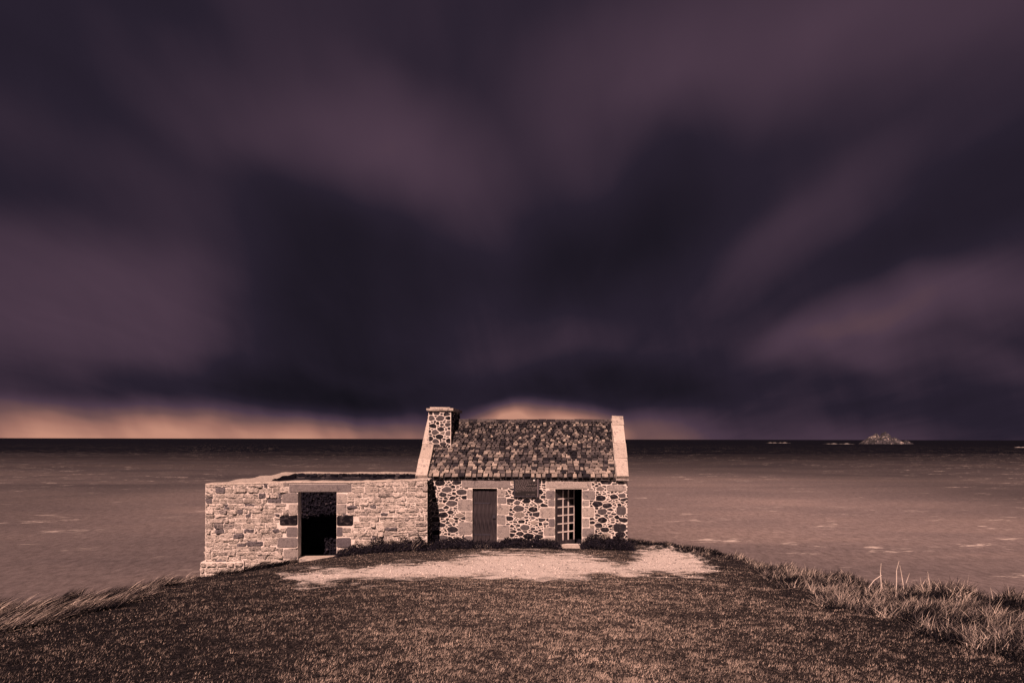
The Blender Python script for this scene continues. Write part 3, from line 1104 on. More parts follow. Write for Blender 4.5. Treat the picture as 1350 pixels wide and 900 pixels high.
# chimney
CH_TOP = CAMZ + 1.03 - BASE
chm = MB()
chm.box(chx0, chx1, chy0, chy1, EAVE + SL * chy0 - 0.25, CH_TOP)
chim = chm.build('chimney', M['mortar'], cottage)
cs = random.Random(17)
faces_ = [(Frame((chx0, chy0, 0), (1, 0, 0), (0, -1, 0)), chx1 - chx0, EAVE + SL * chy0 + 0.05),
          (Frame((chx1, chy0, 0), (0, 1, 0), (1, 0, 0)), chy1 - chy0, EAVE + SL * chy0 + 0.3),
          (Frame((chx0, chy1, 0), (0, -1, 0), (-1, 0, 0)), chy1 - chy0, EAVE + SL * chy0 + 0.1),
          (Frame((chx1, chy1, 0), (-1, 0, 0), (0, 1, 0)), chx1 - chx0, EAVE + SL * chy0 + 0.05)]
for fr, wd, zb in faces_:
    reg = [(0.02, zb), (wd - 0.02, zb), (wd - 0.02, CH_TOP - 0.02), (0.02, CH_TOP - 0.02)]
    for c in rubble(reg, [], [(0.14, 90), (0.09, 300), (0.05, 700)], an=1.5, gap=0.030, rnd=cs):
        stone_object('stone', soften(c, 0.24, 0.006, cs), fr, cs.uniform(0.01, 0.03), min(1, abs(cs.gauss(.35, .3))), M['dark_stone'], chim, rnd=cs)
cap = MB()
for (a, b) in ((chx0 - 0.06, (chx0 + chx1) / 2 - 0.01), ((chx0 + chx1) / 2 + 0.0, chx1 + 0.09)):
    cap.box(a, b, chy0 - 0.08, chy1 + 0.08, CH_TOP, CH_TOP + 0.09, random.uniform(.3, .8), 0.012)
cap.box(chx0 + 0.05, chx1 - 0.05, chy0 + 0.04, chy1 - 0.04, CH_TOP + 0.085, CH_TOP + 0.125, 0.7, 0.012)
cap.build('chimney_cap', M['coping'], chim)

# closed plank door
dx0, dx1, dz0, dz1 = d1
door = MB()
door.box(dx0 + 0.01, dx1 - 0.01, 0.16, 0.19, dz0 + 0.03, dz1 - 0.012)
door_o = door.build('plank_door', M['iron'], cottage)
n = 6
pw = (dx1 - dx0 - 0.03) / n
for i in range(n):
    m_ = MB()
    a = dx0 + 0.015 + i * pw
    m_.box(a + 0.004, a + pw - 0.004, 0.118 + random.uniform(-.006, .006), 0.158, dz0 + 0.035 + random.uniform(0, .03), dz1 - 0.016, 0.5, 0.003)
    o = m_.build('plank', M['wood'], door_o, loc=(a, 0.12, dz0))
for z in (0.35, 1.45):
    m_ = MB()
    m_.box(dx0 + 0.02, dx0 + 0.62, 0.108, 0.1165, dz0 + z, dz0 + z + 0.045)
    m_.build('strap_hinge', M['iron'], door_o)
m_ = MB()
m_.box(dx1 - 0.16, dx1 - 0.07, 0.10, 0.1155, dz0 + 0.9, dz0 + 1.06)
m_.tube([(dx1 - 0.115, 0.10, dz0 + 0.96), (dx1 - 0.115, 0.06, dz0 + 0.96)], [0.012, 0.012])
m_.tube([(dx1 - 0.17, 0.06, dz0 + 0.96), (dx1 - 0.06, 0.06, dz0 + 0.96)], [0.01, 0.012])
m_.build('latch', M['iron'], door_o)

# open glazed door, swung into the room on its left jamb
ex0, ex1, ez0, ez1 = d2
leaf = empty('glazed_door', (ex0 + 0.03, 0.16, ez0 + 0.03), R(40))
leaf.parent = cottage
LW, LH = ex1 - ex0 - 0.06, ez1 - ez0 - 0.05
fm = MB()
st = 0.075
for (a, b, z0, z1) in ((0, st, 0, LH), (LW - st * 0.7, LW, 0, LH), (st, LW - st * 0.7, 0, 0.11), (st, LW - st * 0.7, LH - 0.06, LH)):
    fm.box(a, b, 0, 0.04, z0, z1)
fm.build('door_frame', M['wood'], leaf)
xs = [st + (LW - 1.7 * st) * k / 3 for k in range(4)]
zs = [0.11 + (LH - 0.17) * k / 6 for k in range(7)]
for k in (1, 2):
    m_ = MB()
    m_.box(xs[k] - 0.022, xs[k] + 0.022, -0.006, 0.032, 0.11, LH - 0.06)
    m_.build('glazing_bar', M['old_paint'], leaf)
m_ = MB()
m_.box(LW - st * 0.7 - 0.004, LW - st * 0.7 + 0.03, -0.006, -0.001, 0.1, LH - 0.05)
m_.build('glazing_bar', M['old_paint'], leaf)
for k in range(1, 6):
    m_ = MB()
    m_.box(st, LW - st * 0.7 - 0.005, -0.010, 0.028, zs[k] - 0.02, zs[k] + 0.02)
    m_.build('glazing_bar', M['old_paint'], leaf)
for i in range(3):
    for k in range(6):
        if (i, k) in ((2, 0), (2, 1)):      # missing panes low down at the free edge
            continue
        m_ = MB()
        t = random.uniform(-.003, .003)
        m_.add([(xs[i], 0.012 + t, zs[k]), (xs[i + 1], 0.012 - t, zs[k]), (xs[i + 1], 0.012 - t, zs[k + 1]), (xs[i], 0.012 + t, zs[k + 1]),
                (xs[i], 0.016 + t, zs[k]), (xs[i + 1], 0.016 - t, zs[k]), (xs[i + 1], 0.016 - t, zs[k + 1]), (xs[i], 0.016 + t, zs[k + 1])],
               [(0, 1, 2, 3), (7, 6, 5, 4), (0, 4, 5, 1), (1, 5, 6, 2), (2, 6, 7, 3), (3, 7, 4, 0)])
        m_.build('pane', M['glass'], leaf)
# door steps
for (a, b, zt, nm) in ((d2[0] - 0.02, d2[1] + 0.02, 0.0, 'doorstep'), (d1[0] - 0.02, d1[1] + 0.02, 0.0, 'doorstep')):
    m_ = MB()
    zt = d2[2] + 0.035 if a > 3 else d1[2] + 0.03
    m_.box(a, b, -0.30, 0.11, zt - 0.32, zt, 0.8, 0.012)
    m_.build(nm, M['coping'], cottage)

# plaque between the doors
pl = empty('notice_plaque', tuple((cottage.location + Vector((e1.x * plq[0], e1.y * plq[0], plq[2])))), -TH)
tag(pl, 'dark framed plaque of small lettering on the wall between the doors', 'plaque')
pw_, ph_ = plq[1] - plq[0], plq[3] - plq[2]
m_ = MB()
m_.box(0.02, pw_ - 0.02, -0.075, -0.030, 0.02, ph_ - 0.02)
m_.build('board', M['board'], pl)
for (a, b, z0, z1) in ((0, 0.035, 0, ph_), (pw_ - 0.06, pw_ - 0.03, 0, ph_), (pw_ - 0.03, pw_, 0, ph_), (0.035, pw_ - 0.06, 0, 0.035), (0.035, pw_ - 0.06, ph_ - 0.035, ph_)):
    m_ = MB()
    m_.box(a, b, -0.095, -0.03, z0, z1)
    m_.build('frame_bar', M['iron' if not (a == pw_ - 0.06) else 'frame_edge'], pl)
lr = random.Random(3)
rows = [(0.93, 0.30, 0.75, 0.05)] + [(0.86 - 0.058 * k, 0.07, [0.88, 0.9, 0.6, 0.9, 0.9, 0.52, 0.9, 0.9, 0.9, 0.9, 0.28][k], 0.032) for k in range(11)] + [(0.13, 0.5, 0.86, 0.028)]
txt = MB()
for (zc, a, b, hh) in rows:
    x = a * pw_
    while x < b * pw_ - 0.02:
        wl = lr.uniform(0.018, 0.075)
        nl = max(1, int(wl / 0.014))
        for q in range(nl):
            h2 = hh * lr.choice([0.55, 0.62, 0.62, 0.9])
            xa = x + q * 0.014
            if xa + 0.009 > pw_ - 0.075:
                break
            txt.box(xa, xa + 0.009, -0.0775, -0.0748, zc * ph_ - hh / 2 * 0.6, zc * ph_ - hh / 2 * 0.6 + h2)
        x += wl + 0.014
txt.build('lettering', M['letter'], pl, kind='stuff')
m_ = MB()
m_.tube([(pw_ * 0.8, -0.074, ph_ * 0.88), (pw_ * 0.8, -0.082, ph_ * 0.88)], [0.032, 0.03], 10)
m_.build('bolt', M['white_screw'], pl)

# ------------------------------------------------------------------ roofless enclosure
L0 = Vector((-404 / F * 21.7, 21.7))
L1 = Vector((-111.5 / F * 22.5, 22.5))
fx = (L1 - L0)
FW = fx.length
fx = fx.normalized()
fa = math.atan2(fx.y, fx.x)
EB = CAMZ - 4.9
enc = empty('roofless_stone_enclosure', (L0.x, L0.y, EB), 0)
tag(enc, 'roofless pale rubble walled yard with a dark doorway beside the cottage', 'enclosure')


def ex_(u):
    k = (u - HU) / F
    return (k * L0.y - L0.x) / (fx.x - k * fx.y)


def ez_(u, v):
    Y = L0.y + fx.y * ex_(u)
    return CAMZ - (v - HV) / F * Y - EB


def erect(u0, u1, v0, v1):
    um = (u0 + u1) / 2
    return (ex_(u0), ex_(u1), ez_(um, v1), ez_(um, v0))


def etop(x):
    return float(np.interp(x, [0, ex_(330), ex_(385), ex_(470), ex_(530), FW],
                           [ez_(271, 639.5), ez_(330, 638), ez_(385, 636.5), ez_(470, 636), ez_(530, 634), ez_(564, 632.5)]))


ed = erect(393, 444, 648.5, 737)
EF = Frame((0, 0, 0), (fx.x, fx.y, 0), (fx.y, -fx.x, 0))


def wall_strip(mb_, fr, xs_, z0, topf, th, thf=None):
    """upright wall slab following a wavy top; depth goes along -normal"""
    for a, b in zip(xs_[:-1], xs_[1:]):
        ta, tb = topf(a), topf(b)
        pa = [fr(a, z0, 0), fr(b, z0, 0), fr(b, z0, -th), fr(a, z0, -th)]
        pb = [fr(a, ta, 0), fr(b, tb, 0), fr(b, tb, -th), fr(a, ta, -th)]
        mb_.hexa([tuple(p) for p in pa + pb])


ET = 0.55
ew = MB()
step_l = list(np.linspace(0, ed[0], 9))
step_r = list(np.linspace(ed[1], FW, 11))
wall_strip(ew, EF, step_l, -1.2, etop, ET)
wall_strip(ew, EF, step_r, -1.2, etop, ET)
pa = [EF(ed[0], ed[3], 0), EF(ed[1], ed[3], 0), EF(ed[1], ed[3], -ET), EF(ed[0], ed[3], -ET)]
pb = [EF(ed[0], etop(ed[0]), 0), EF(ed[1], etop(ed[1]), 0), EF(ed[1], etop(ed[1]), -ET), EF(ed[0], etop(ed[0]), -ET)]
ew.hexa([tuple(p) for p in pa + pb])
ewall = ew.build('front_wall', M['mortar'], enc)
ej = [(372, 392.7, 650, 663, .3), (381, 392.7, 664.5, 678, .75), (369, 392.7, 680, 693, 0.0), (378, 392.7, 695, 708, .2), (366, 392.7, 709, 722, .25), (374, 392.7, 724, 737, .5),
      (444.4, 457, 651, 663.5, .7), (444.4, 457, 664.5, 677.5, .5), (444.4, 466, 680, 693, 0.0), (444.4, 452, 695, 707, .1), (444.4, 463, 709, 722, .05), (444.4, 457, 724, 738, .5)]
eh = [ed]
for q in ej:
    x0, x1, z0, z1 = erect(*q[:4])
    eh.append((x0, x1, z0, z1))
    poly = soften([(x0, z0), (x1, z0), (x1, z1), (x0, z1)], 0.1, 0.006)
    stone_object('jamb_stone', poly, EF, 0.02, q[4], M['granite'] if q[4] > 0.02 else M['dark_stone'], ewall, inner=0.86, tilt=0.3)
lq = erect(381.5, 463.5, 638.2, 648.8)
eh.append(lq)
stone_object('lintel', soften([(lq[0], lq[2]), (lq[1], lq[2]), (lq[1], lq[3]), (lq[0], lq[3])], 0.02, 0.004), EF, 0.025, 0.25, M['granite'], ewall, inner=0.9, tilt=0.3)
er = random.Random(77)
polys = courses(0.0, FW, max(etop(0), etop(FW)) - 0.03, 0.15, eh, 0.085, 0.20, 0.10, 0.42, 0.012, etop, rnd=er)
polys.sort(key=area, reverse=True)
print('enclosure stones', len(polys))
rest = MB()
for i, c in enumerate(polys):
    c = soften(c, 0.17, 0.012, er)
    rv = min(1, max(0, er.gauss(0.70, 0.2)))
    if er.random() < 0.05:
        rv = 0.05
    dp = er.uniform(0.010, 0.06)
    if i < 290:
        stone_object('stone', c, EF, dp, rv, M['pale_stone'], ewall, rnd=er, tilt=0.75, inner=0.78)
    else:
        add_stone(rest, c, EF, dp * .7, rv, rnd=er, tilt=0.6, inner=0.78)
if rest.v:
    rest.build('small_stones', M['pale_stone'], ewall, kind='stuff')
# mortar capping along the front wall
capm = MB()
xs_ = list(np.linspace(0, FW, 40))
hh = [0.035 + er.uniform(-.018, .018) for _ in xs_]
for k in range(len(xs_) - 1):
    a, b = xs_[k], xs_[k + 1]
    pa = [EF(a, etop(a) - .005, .03), EF(b, etop(b) - .005, .03), EF(b, etop(b) - .005, -ET - .02), EF(a, etop(a) - .005, -ET - .02)]
    pb = [EF(a, etop(a) + hh[k], -.02), EF(b, etop(b) + hh[k + 1], -.02), EF(b, etop(b) + hh[k + 1], -ET + .03), EF(a, etop(a) + hh[k], -ET + .03)]
    capm.hexa([tuple(p) for p in pa + pb])
capm.build('capping', M['coping'], ewall)
# right-hand return joining the cottage
fn = Vector((fx.y, -fx.x))
retm = MB()
p_end = L1 - L0
ret_x = p_end.x - 0.0
ylen = 1.25
RF = Frame((p_end.x, p_end.y + ET + 0.003, 0), (0, 1, 0), (1, 0, 0))
ztop_r = etop(FW) - 0.02
retm.box(p_end.x - 0.5, p_end.x - 0.002, p_end.y + ET + 0.02, 23.93 - L0.y - 0.02, -1.2, ztop_r)
retw = retm.build('return_wall', M['mortar'], enc)
rr = random.Random(8)
EFr = Frame((p_end.x, p_end.y, 0), (0.0, 1.0, 0), (1, 0, 0))
sm = MB()
for c in courses(0.0, 23.90 - L1.y, ztop_r, 0.3, [], 0.12, 0.24, 0.16, 0.45, 0.03, rnd=rr):
    add_stone(sm, soften(c, 0.17, 0.01, rr), EFr, rr.uniform(0.01, 0.035), rr.uniform(0, .5), rnd=rr)
sm.build('stones', M['dark_stone'], retw, kind='stuff')

# left wall, back wall (local axes of the enclosure: world directions)
bl = Vector((-9.62, 28.4)) - L0
br_ = Vector((-3.2, 28.2)) - L0
topL = etop(0)
lw = MB()
ny_ = 12
outer = [Vector((0.003, 0.03)).lerp(Vector((bl.x, bl.y)), k / ny_) for k in range(ny_ + 1)]
thk = [1.30 * (1 - k / ny_) ** 1.6 + 0.62 for k in range(ny_ + 1)]
th_l = [topL + 0.015 + 0.025 * math.sin(k * 1.7) for k in range(ny_ + 1)]
for k in range(ny_):
    a, b = outer[k], outer[k + 1]
    za, zb_ = th_l[k], th_l[k + 1]
    lw.hexa([(a.x, a.y, -2.2), (a.x + thk[k], a.y + (0.5 if k == 0 else 0), -2.2), (b.x + thk[k + 1], b.y, -2.2), (b.x, b.y, -2.2),
             (a.x, a.y, za), (a.x + thk[k], a.y + (0.5 if k == 0 else 0), za), (b.x + thk[k + 1], b.y, zb_), (b.x, b.y, zb_)])
lwall = lw.build('left_wall', M['coping'], enc)
LF = Frame((bl.x, bl.y, 0), (-bl.x / bl.length, -bl.y / bl.length, 0), (-1, 0, 0))
sm = MB()
lr_ = random.Random(9)
for c in courses(0, bl.length, topL - .02, -1.0, [], 0.12, 0.24, 0.2, 0.55, 0.025, rnd=lr_):
    add_stone(sm, soften(c, 0.17, 0.01, lr_), LF, lr_.uniform(0.012, 0.05), lr_.uniform(.2, .9), rnd=lr_, tilt=.6)
sm.build('stones', M['pale_stone'], lwall, kind='stuff')
bw = MB()
topB = topL + 0.06
bx = np.linspace(bl.x, br_.x, 19)
tb_ = [topB + er.uniform(-.025, .025) for _ in bx]
for k in range(18):
    a, b = bx[k], bx[k + 1]
    bw.hexa([(a, bl.y, -2.2), (b, bl.y, -2.2), (b, bl.y + .6, -2.2), (a, bl.y + .6, -2.2),
             (a, bl.y, tb_[k]), (b, bl.y, tb_[k + 1]), (b, bl.y + .6, tb_[k + 1]), (a, bl.y + .6, tb_[k])])
bwall = bw.build('back_wall', M['coping'], enc)
BF = Frame((bl.x, bl.y, 0), (1, 0, 0), (0, -1, 0))
sm = MB()
for c in courses(0.5, br_.x - bl.x, topB - .03, 0.2, [], 0.1, 0.22, 0.12, 0.4, 0.012, rnd=lr_):
    add_stone(sm, soften(c, 0.17, 0.01, lr_), BF, lr_.uniform(0.02, 0.06), lr_.uniform(0, 1), rnd=lr_, tilt=.6)
sm.build('moss_shade_stones', M['moss_shade_stone'], bwall, kind='stuff')
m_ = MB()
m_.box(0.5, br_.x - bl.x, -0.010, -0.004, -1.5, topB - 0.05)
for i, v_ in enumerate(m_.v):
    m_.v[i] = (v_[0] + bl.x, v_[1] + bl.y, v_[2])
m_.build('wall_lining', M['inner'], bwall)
# inner partition a step behind the doorway, its near-black colour standing in for shade
pt = MB()
px0, px1 = ex_(360) * fx.x, ex_(470) * fx.x
pyy = L0.y
pt.box(px0, px1, 2.3, 2.62, -1.0, ed[3] + 0.30, 0.2, 0.01)
part = pt.build('shade_partition', M['inner'], enc)
sm = MB()
PF = Frame((px0, 2.3, 0), (1, 0, 0), (0, -1, 0))
for c in courses(0, px1 - px0, ed[3] + .28, 0.5, [], 0.12, 0.22, 0.15, 0.4, 0.02, rnd=lr_):
    add_stone(sm, soften(c, 0.17, 0.01, lr_), PF, lr_.uniform(0.015, 0.05), lr_.uniform(0, 1), rnd=lr_, tilt=.6)
sm.build('moss_shade_stones', M['moss_shade_stone'], part, kind='stuff')
# footing under the left corner
ft = MB()
o_ = EF(-0.13, 0, 0.10)
ft.hexa([tuple(EF(-0.16, -1.3, .14)), tuple(EF(1.2, -1.3, .14)), tuple(EF(1.2, -1.3, -.9)), tuple(EF(-0.16, -1.3, -.9)),
         tuple(EF(-0.11, ez_(271, 741), .09)), tuple(EF(1.2, ez_(271, 741), .09)), tuple(EF(1.2, ez_(271, 741), -.9)), tuple(EF(-0.11, ez_(271, 741), -.9))])
foot = ft.build('footing', M['mortar'], enc)
FFr = Frame(tuple(EF(-0.13, 0, .115)), (fx.x, fx.y, 0), (fx.y, -fx.x, 0))
for c in courses(0, 1.3, ez_(271, 741.5), ez_(271, 775), [], 0.14, 0.24, 0.2, 0.5, 0.03, rnd=lr_):
    stone_object('stone', soften(c, 0.17, 0.01, lr_), FFr, lr_.uniform(0.02, 0.06), lr_.uniform(0.3, .9), M['pale_stone'], foot, rnd=lr_, tilt=.6)
# threshold slab
m_ = MB()
zt = ez_(420, 736)
m_.hexa([tuple(EF(ed[0] + .03, zt - .4, .12)), tuple(EF(ed[1] - .03, zt - .4, .12)), tuple(EF(ed[1] - .03, zt - .4, -.5)), tuple(EF(ed[0] + .03, zt - .4, -.5)),
         tuple(EF(ed[0] + .05, zt, .10)), tuple(EF(ed[1] - .05, zt + .01, .08)), tuple(EF(ed[1] - .03, zt, -.5)), tuple(EF(ed[0] + .03, zt, -.5))], .8)
m_.build('threshold', M['coping'], enc)


# ------------------------------------------------------------------ grass
def blades(name, x, y, h, wdt, lean, azim, rnd, mat, segs=1, curl=0.6, zoff=-0.01, kind='stuff'):
    n = len(x)
    z = ground_z(x, y) + zoff
    face = rng.uniform(0, np.pi, n)
    sx, sy = np.cos(face) * wdt, np.sin(face) * wdt
    lx, ly = np.cos(azim), np.sin(azim)
    rows_ = []
    for k in range(segs + 1):
        t = k / segs
        # lean grows towards the tip
        off = h * np.sin(lean) * (t * (1 - curl) + t * t * curl)
        up = h * np.cos(lean) * (t - 0.18 * t * t * curl * (lean > 0.5))
        cx, cy, cz = x + lx * off, y + ly * off, z + up
        if k < segs:
            tw = 1 - 0.75 * t
            rows_.append(np.stack([cx - sx * tw, cy - sy * tw, cz], 1))
            rows_.append(np.stack([cx + sx * tw, cy + sy * tw, cz], 1))
        else:
            rows_.append(np.stack([cx, cy, cz], 1))
    V = np.stack(rows_, 1)                # n, 2*segs+1, 3
    nv = V.shape[1]
    base = (np.arange(n) * nv)[:, None]
    t_ = []
    for k in range(segs - 1):
        t_ += [[2 * k, 2 * k + 1, 2 * k + 3], [2 * k, 2 * k + 3, 2 * k + 2]]
    t_.append([2 * segs - 2, 2 * segs - 1, 2 * segs])
    T_ = (base[:, :, None] + np.array(t_)[None]).reshape(-1, 3)
    return fast_mesh(name, V.reshape(-1, 3), T_, np.repeat(rnd, nv), mat, kind)


def in_building(x, y):
    lx = (x - c0.x) * e1.x + (y - c0.y) * e1.y
    ly = (x - c0.x) * e2.x + (y - c0.y) * e2.y
    a = (lx > -0.02) & (lx < W + 0.02) & (ly > -0.02) & (ly < D + 0.1)
    yf = L0.y + (x - L0.x) * fx.y / fx.x
    b = (x > L0.x - 0.15) & (x < L1.x + 0.02) & (y > yf - 0.02) & (y < 29.1)
    return a | b


RIGHT_TALL = [(985, 738), (1005, 728), (1100, 745), (1200, 760), (1420, 770), (1420, 880), (1350, 862), (1280, 848), (1200, 830), (1130, 808), (1060, 790), (1010, 765)]

# short turf over the headland, denser near the camera
N = 950000
yy = 3.6 * (30.0 / 3.6) ** rng.random(N)
half = np.clip(yy * 0.80, 0, 13)
xx = rng.uniform(-1, 1, N) * half
d = edge_dist(xx, yy)
keep = (d < 1.2) & ~in_building(xx, yy)
xx, yy = xx[keep], yy[keep]
zz = ground_z(xx, yy)
gm_ = gravel_mask(xx, yy, zz) + (vnoise(xx, yy, 5, 3.0) - 0.5) * 1.5
keep = rng.random(len(xx)) > np.clip((gm_ - 0.22) * 2.6, 0, 0.985)
xx, yy = xx[keep], yy[keep]
patch = vnoise(xx, yy, 6, 1.6)
tuft = vnoise(xx, yy, 7, 17.0, 2)
n = len(xx)
hgt = (0.014 + 0.020 * rng.random(n)) * (0.45 + 1.1 * tuft) * (1 + 0.5 * patch)
lean = rng.uniform(0.3, 1.3, n)
azm = rng.normal(0.35, 0.9, n)
lightened = mid_light_mask(xx, yy)  # same uneven light across the turf, put into the blade colour
rv = np.clip(rng.normal(0.36, 0.30, n) + (patch - 0.5) * 0.35 + (tuft - 0.5) * 0.6 + 0.58 * lightened, 0, 1)
turf = blades('turf', xx, yy, hgt * 0.85, 0.0018 + 0.00036 * yy, lean, azm, rv, M['turf'])
tag(turf, 'short turf covering the headland, its colour brightened along the middle', 'grass')
print('turf blades', n)


def tall(name, label, sample, count, hfun, azc, azs, leanr, rvm=0.5, wscale=1.0, segs=3, clump=3.0, mat='tallgrass'):
    X, Y = sample(count)
    k = ~in_building(X, Y)
    X, Y = X[k], Y[k]
    cl = vnoise(X, Y, 9, clump, 2)
    n = len(X)
    H = hfun(X, Y) * (0.35 + 1.1 * cl) * rng.uniform(0.55, 1.15, n)
    az = rng.normal(azc, azs, n) + (vnoise(X, Y, 12, 1.2, 2) - .5) * 1.6
    ln = rng.uniform(*leanr, n)
    rv = np.clip(rng.normal(rvm, 0.26, n) + (cl - 0.5) * 1.5, 0, 1)
    o = blades(name, X, Y, H, (0.0030 + 0.00042 * Y) * wscale, ln, az, rv, M[mat], segs)
    tag(o, label, 'grass')
    return o


def s_right(n):
    y = 4.6 * (27.0 / 4.6) ** rng.random(n * 3)
    x = rng.uniform(2.5, 9.5, n * 3)
    z = ground_z(x, y, False)
    u, v = to_px(x, y, z)
    dd = edge_dist(x, y)
    inner = np.interp(y, [4.6, 6.6, 8.9, 11.5, 15, 19, 27], [3.95, 3.9, 3.95, 4.5, 5.5, 6.2, 6.2]) + (vnoise(x, y, 14, 1.3) - .5) * 0.7
    k = (x > inner) & (dd < 1.7)
    x, y = x[k][:n], y[k][:n]
    return x, y


tall('tall_grass', 'tall dried wind blown grass on the bank along the right cliff edge', s_right, 140000,
     lambda x, y: np.interp(y, [5, 9, 14, 19, 27], [0.19, 0.19, 0.20, 0.19, 0.17]), 0.5, 1.1, (0.4, 1.4), 0.36, wscale=0.8, clump=4.5)


def s_left(n):
    y = 6.5 * (24.0 / 6.5) ** rng.random(n * 3)
    x = rng.uniform(-11.5, -4, n * 3)
    dd = edge_dist(x, y)
    wid = np.interp(y, [6, 10, 16, 21, 24], [2.6, 2.1, 1.2, 0.6, 0.5]) * (0.7 + 0.6 * vnoise(x, y, 15, 0.9))
    k = (dd > -wid) & (dd < 0.8)
    return x[k][:n], y[k][:n]


tall('tall_grass', 'long matted grass combed flat along the left cliff edge', s_left, 34000,
     lambda x, y: np.interp(y, [6, 12, 21], [0.30, 0.32, 0.28]), 0.45, 0.4, (0.8, 1.35), 0.32, clump=2.6)


def s_enc(n):
    t = rng.random(n) ** 0.8
    u = rng.uniform(-0.25, FW, n)
    off = np.abs(rng.normal(0, 0.32, n)) + 0.04
    x = L0.x + fx.x * u + fn.x * off
    y = L0.y + fx.y * u + fn.y * off
    open_ = (u > ed[0] - 0.05) & (u < ed[1] + 0.05)
    return x[~open_], y[~open_]


tall('tall_grass', 'long dark grass leaning along the foot of the pale enclosure wall', s_enc, 11000,
     lambda x, y: np.interp(x, [-9.9, -8, -7, -5, -2.8], [0.62, 0.50, 0.36, 0.40, 0.45]), 0.3, 0.5, (0.5, 1.25), 0.26, wscale=1.2, clump=2.2)


def s_back(n):
    x = rng.uniform(3.8, 9.0, n * 4)
    y = rng.uniform(18, 30.4, n * 4)
    dd = edge_dist(x, y)
    k = (dd > -0.9) & (dd < 0.5)
    return x[k][:n], y[k][:n]


tall('tall_grass', 'dark low grass rimming the cliff edge beside the cottage corner', s_back, 16000,
     lambda x, y: 0.22 + 0 * x, 0.5, 0.6, (0.3, 1.0), 0.16)

# pebbles on the gravel patch
N = 26000
x = rng.uniform(-9, 9, N)
y = rng.uniform(9, 24.5, N)
z = ground_z(x, y)
k = ((gravel_mask(x, y, z) + (vnoise(x, y, 16, 3.0) - .5) * 0.5) > 0.45) & ~in_building(x, y)
x, y, z = x[k], y[k], z[k]
n = len(x)
r = 0.006 + 0.022 * rng.random(n) ** 4
oct_ = np.array([[1, 0, 0], [0, 1, 0], [-1, 0, 0], [0, -1, 0], [0, 0, 0.75], [0, 0, -0.75]])
ang = rng.uniform(0, 6.28, n)
st_ = rng.uniform(0.6, 1.3, (n, 1))
V = oct_[None] * r[:, None, None]
V[:, :, 0] *= st_
V += rng.uniform(-.25, .25, V.shape) * r[:, None, None]
ca_, sa_ = np.cos(ang)[:, None], np.sin(ang)[:, None]
V = np.stack([V[:, :, 0] * ca_ - V[:, :, 1] * sa_ + x[:, None], V[:, :, 0] * sa_ + V[:, :, 1] * ca_ + y[:, None], V[:, :, 2] + z[:, None] + 0.003], 2)
of = np.array([[0, 1, 4], [1, 2, 4], [2, 3, 4], [3, 0, 4], [1, 0, 5], [2, 1, 5], [3, 2, 5], [0, 3, 5]])
T_ = (np.arange(n)[:, None, None] * 6 + of[None]).reshape(-1, 3)
peb = fast_mesh('gravel', V.reshape(-1, 3), T_, np.repeat(rng.random(n), 6), M['pebble'], 'stuff')
tag(peb, 'pale loose gravel strewn before the cottage doors', 'gravel')


# ------------------------------------------------------------------ low leafy plants at the wall foot
def plant(label, u0, u1, depth, hgt, count, seed, name='creeping_shrub', on_enc=False):
    r_ = random.Random(seed)
    xa, xb = (ex_(u0), ex_(u1)) if on_enc else (cx_(u0), cx_(u1))
    mid = (xa + xb) / 2
    if on_enc:
        wp = lambda lx, ly: (L0.x + fx.x * lx - fn.x * ly, L0.y + fx.y * lx - fn.y * ly)
    else:
        wp = lambda lx, ly: (c0.x + e1.x * lx + e2.x * ly, c0.y + e1.y * lx + e2.y * ly)
    bx_, by_ = wp(mid, -depth * 0.4)
    root = empty(name, (bx_, by_, gz(bx_, by_)))
    tag(root, label, 'shrub', 'low shrubs along the cottage wall')
    stems, leaves = MB(), MB()
    ph = r_.uniform(0, 9)
    for _ in range(max(14, count // 60)):
        lx = r_.uniform(xa, xb)
        ly = -r_.uniform(0.06, depth)
        wx, wy = wp(lx, ly)
        zg = gz(wx, wy)
        hh_ = hgt * r_.uniform(.4, .9)
        a = r_.uniform(-.25, .25)
        stems.tube([(wx, wy, zg - .02), (wx + a * .4, wy - .03, zg + hh_ * .5), (wx + a, wy - .05, zg + hh_)], [.012, .009, .004], 4)
    for _ in range(count):
        t = r_.random()
        lx = xa + (xb - xa) * t
        q = r_.random() ** 1.2
        ly = -0.03 - q * depth
        wx, wy = wp(lx, ly)
        zg = gz(wx, wy)
        env = hgt * (1 - q) ** 0.55 * (0.6 + 0.9 * abs(mnoise.noise(Vector((wx * 2.3, wy * 2.3, ph)))) + 0.35 * mnoise.noise(Vector((wx * 7, wy * 7, ph)))) * min(1, 6 * t, 6 * (1 - t)) ** 0.5
        zc = zg + max(0.02, env * (0.3 + 0.8 * r_.random() ** 0.6))
        L = r_.uniform(.035, .085)
        d_ = Vector((r_.gauss(0.3, 1), r_.gauss(-.4, 1), r_.uniform(-.2, 1.0))).normalized()
        sd = d_.cross(Vector((r_.gauss(0, .3), r_.gauss(0, .3), 1))).normalized() * L * r_.uniform(.14, .3)
        p = Vector((wx, wy, zc))
        nb = d_.cross(sd).normalized() * L * .12
        leaves.add([p, p + d_ * L * .45 + sd + nb, p + d_ * L, p + d_ * L * .45 - sd + nb], [(0, 1, 2), (0, 2, 3)], min(1, max(0, r_.gauss(.4, .3))))
    loc = tuple(root.location)
    for mb_, nm, mt in ((stems, 'stem', 'stalk'), (leaves, 'foliage', 'leaf')):
        mb_.v = [(p[0] - loc[0], p[1] - loc[1], p[2] - loc[2]) for p in mb_.v]
        mb_.build(nm, M['leaf'], root)


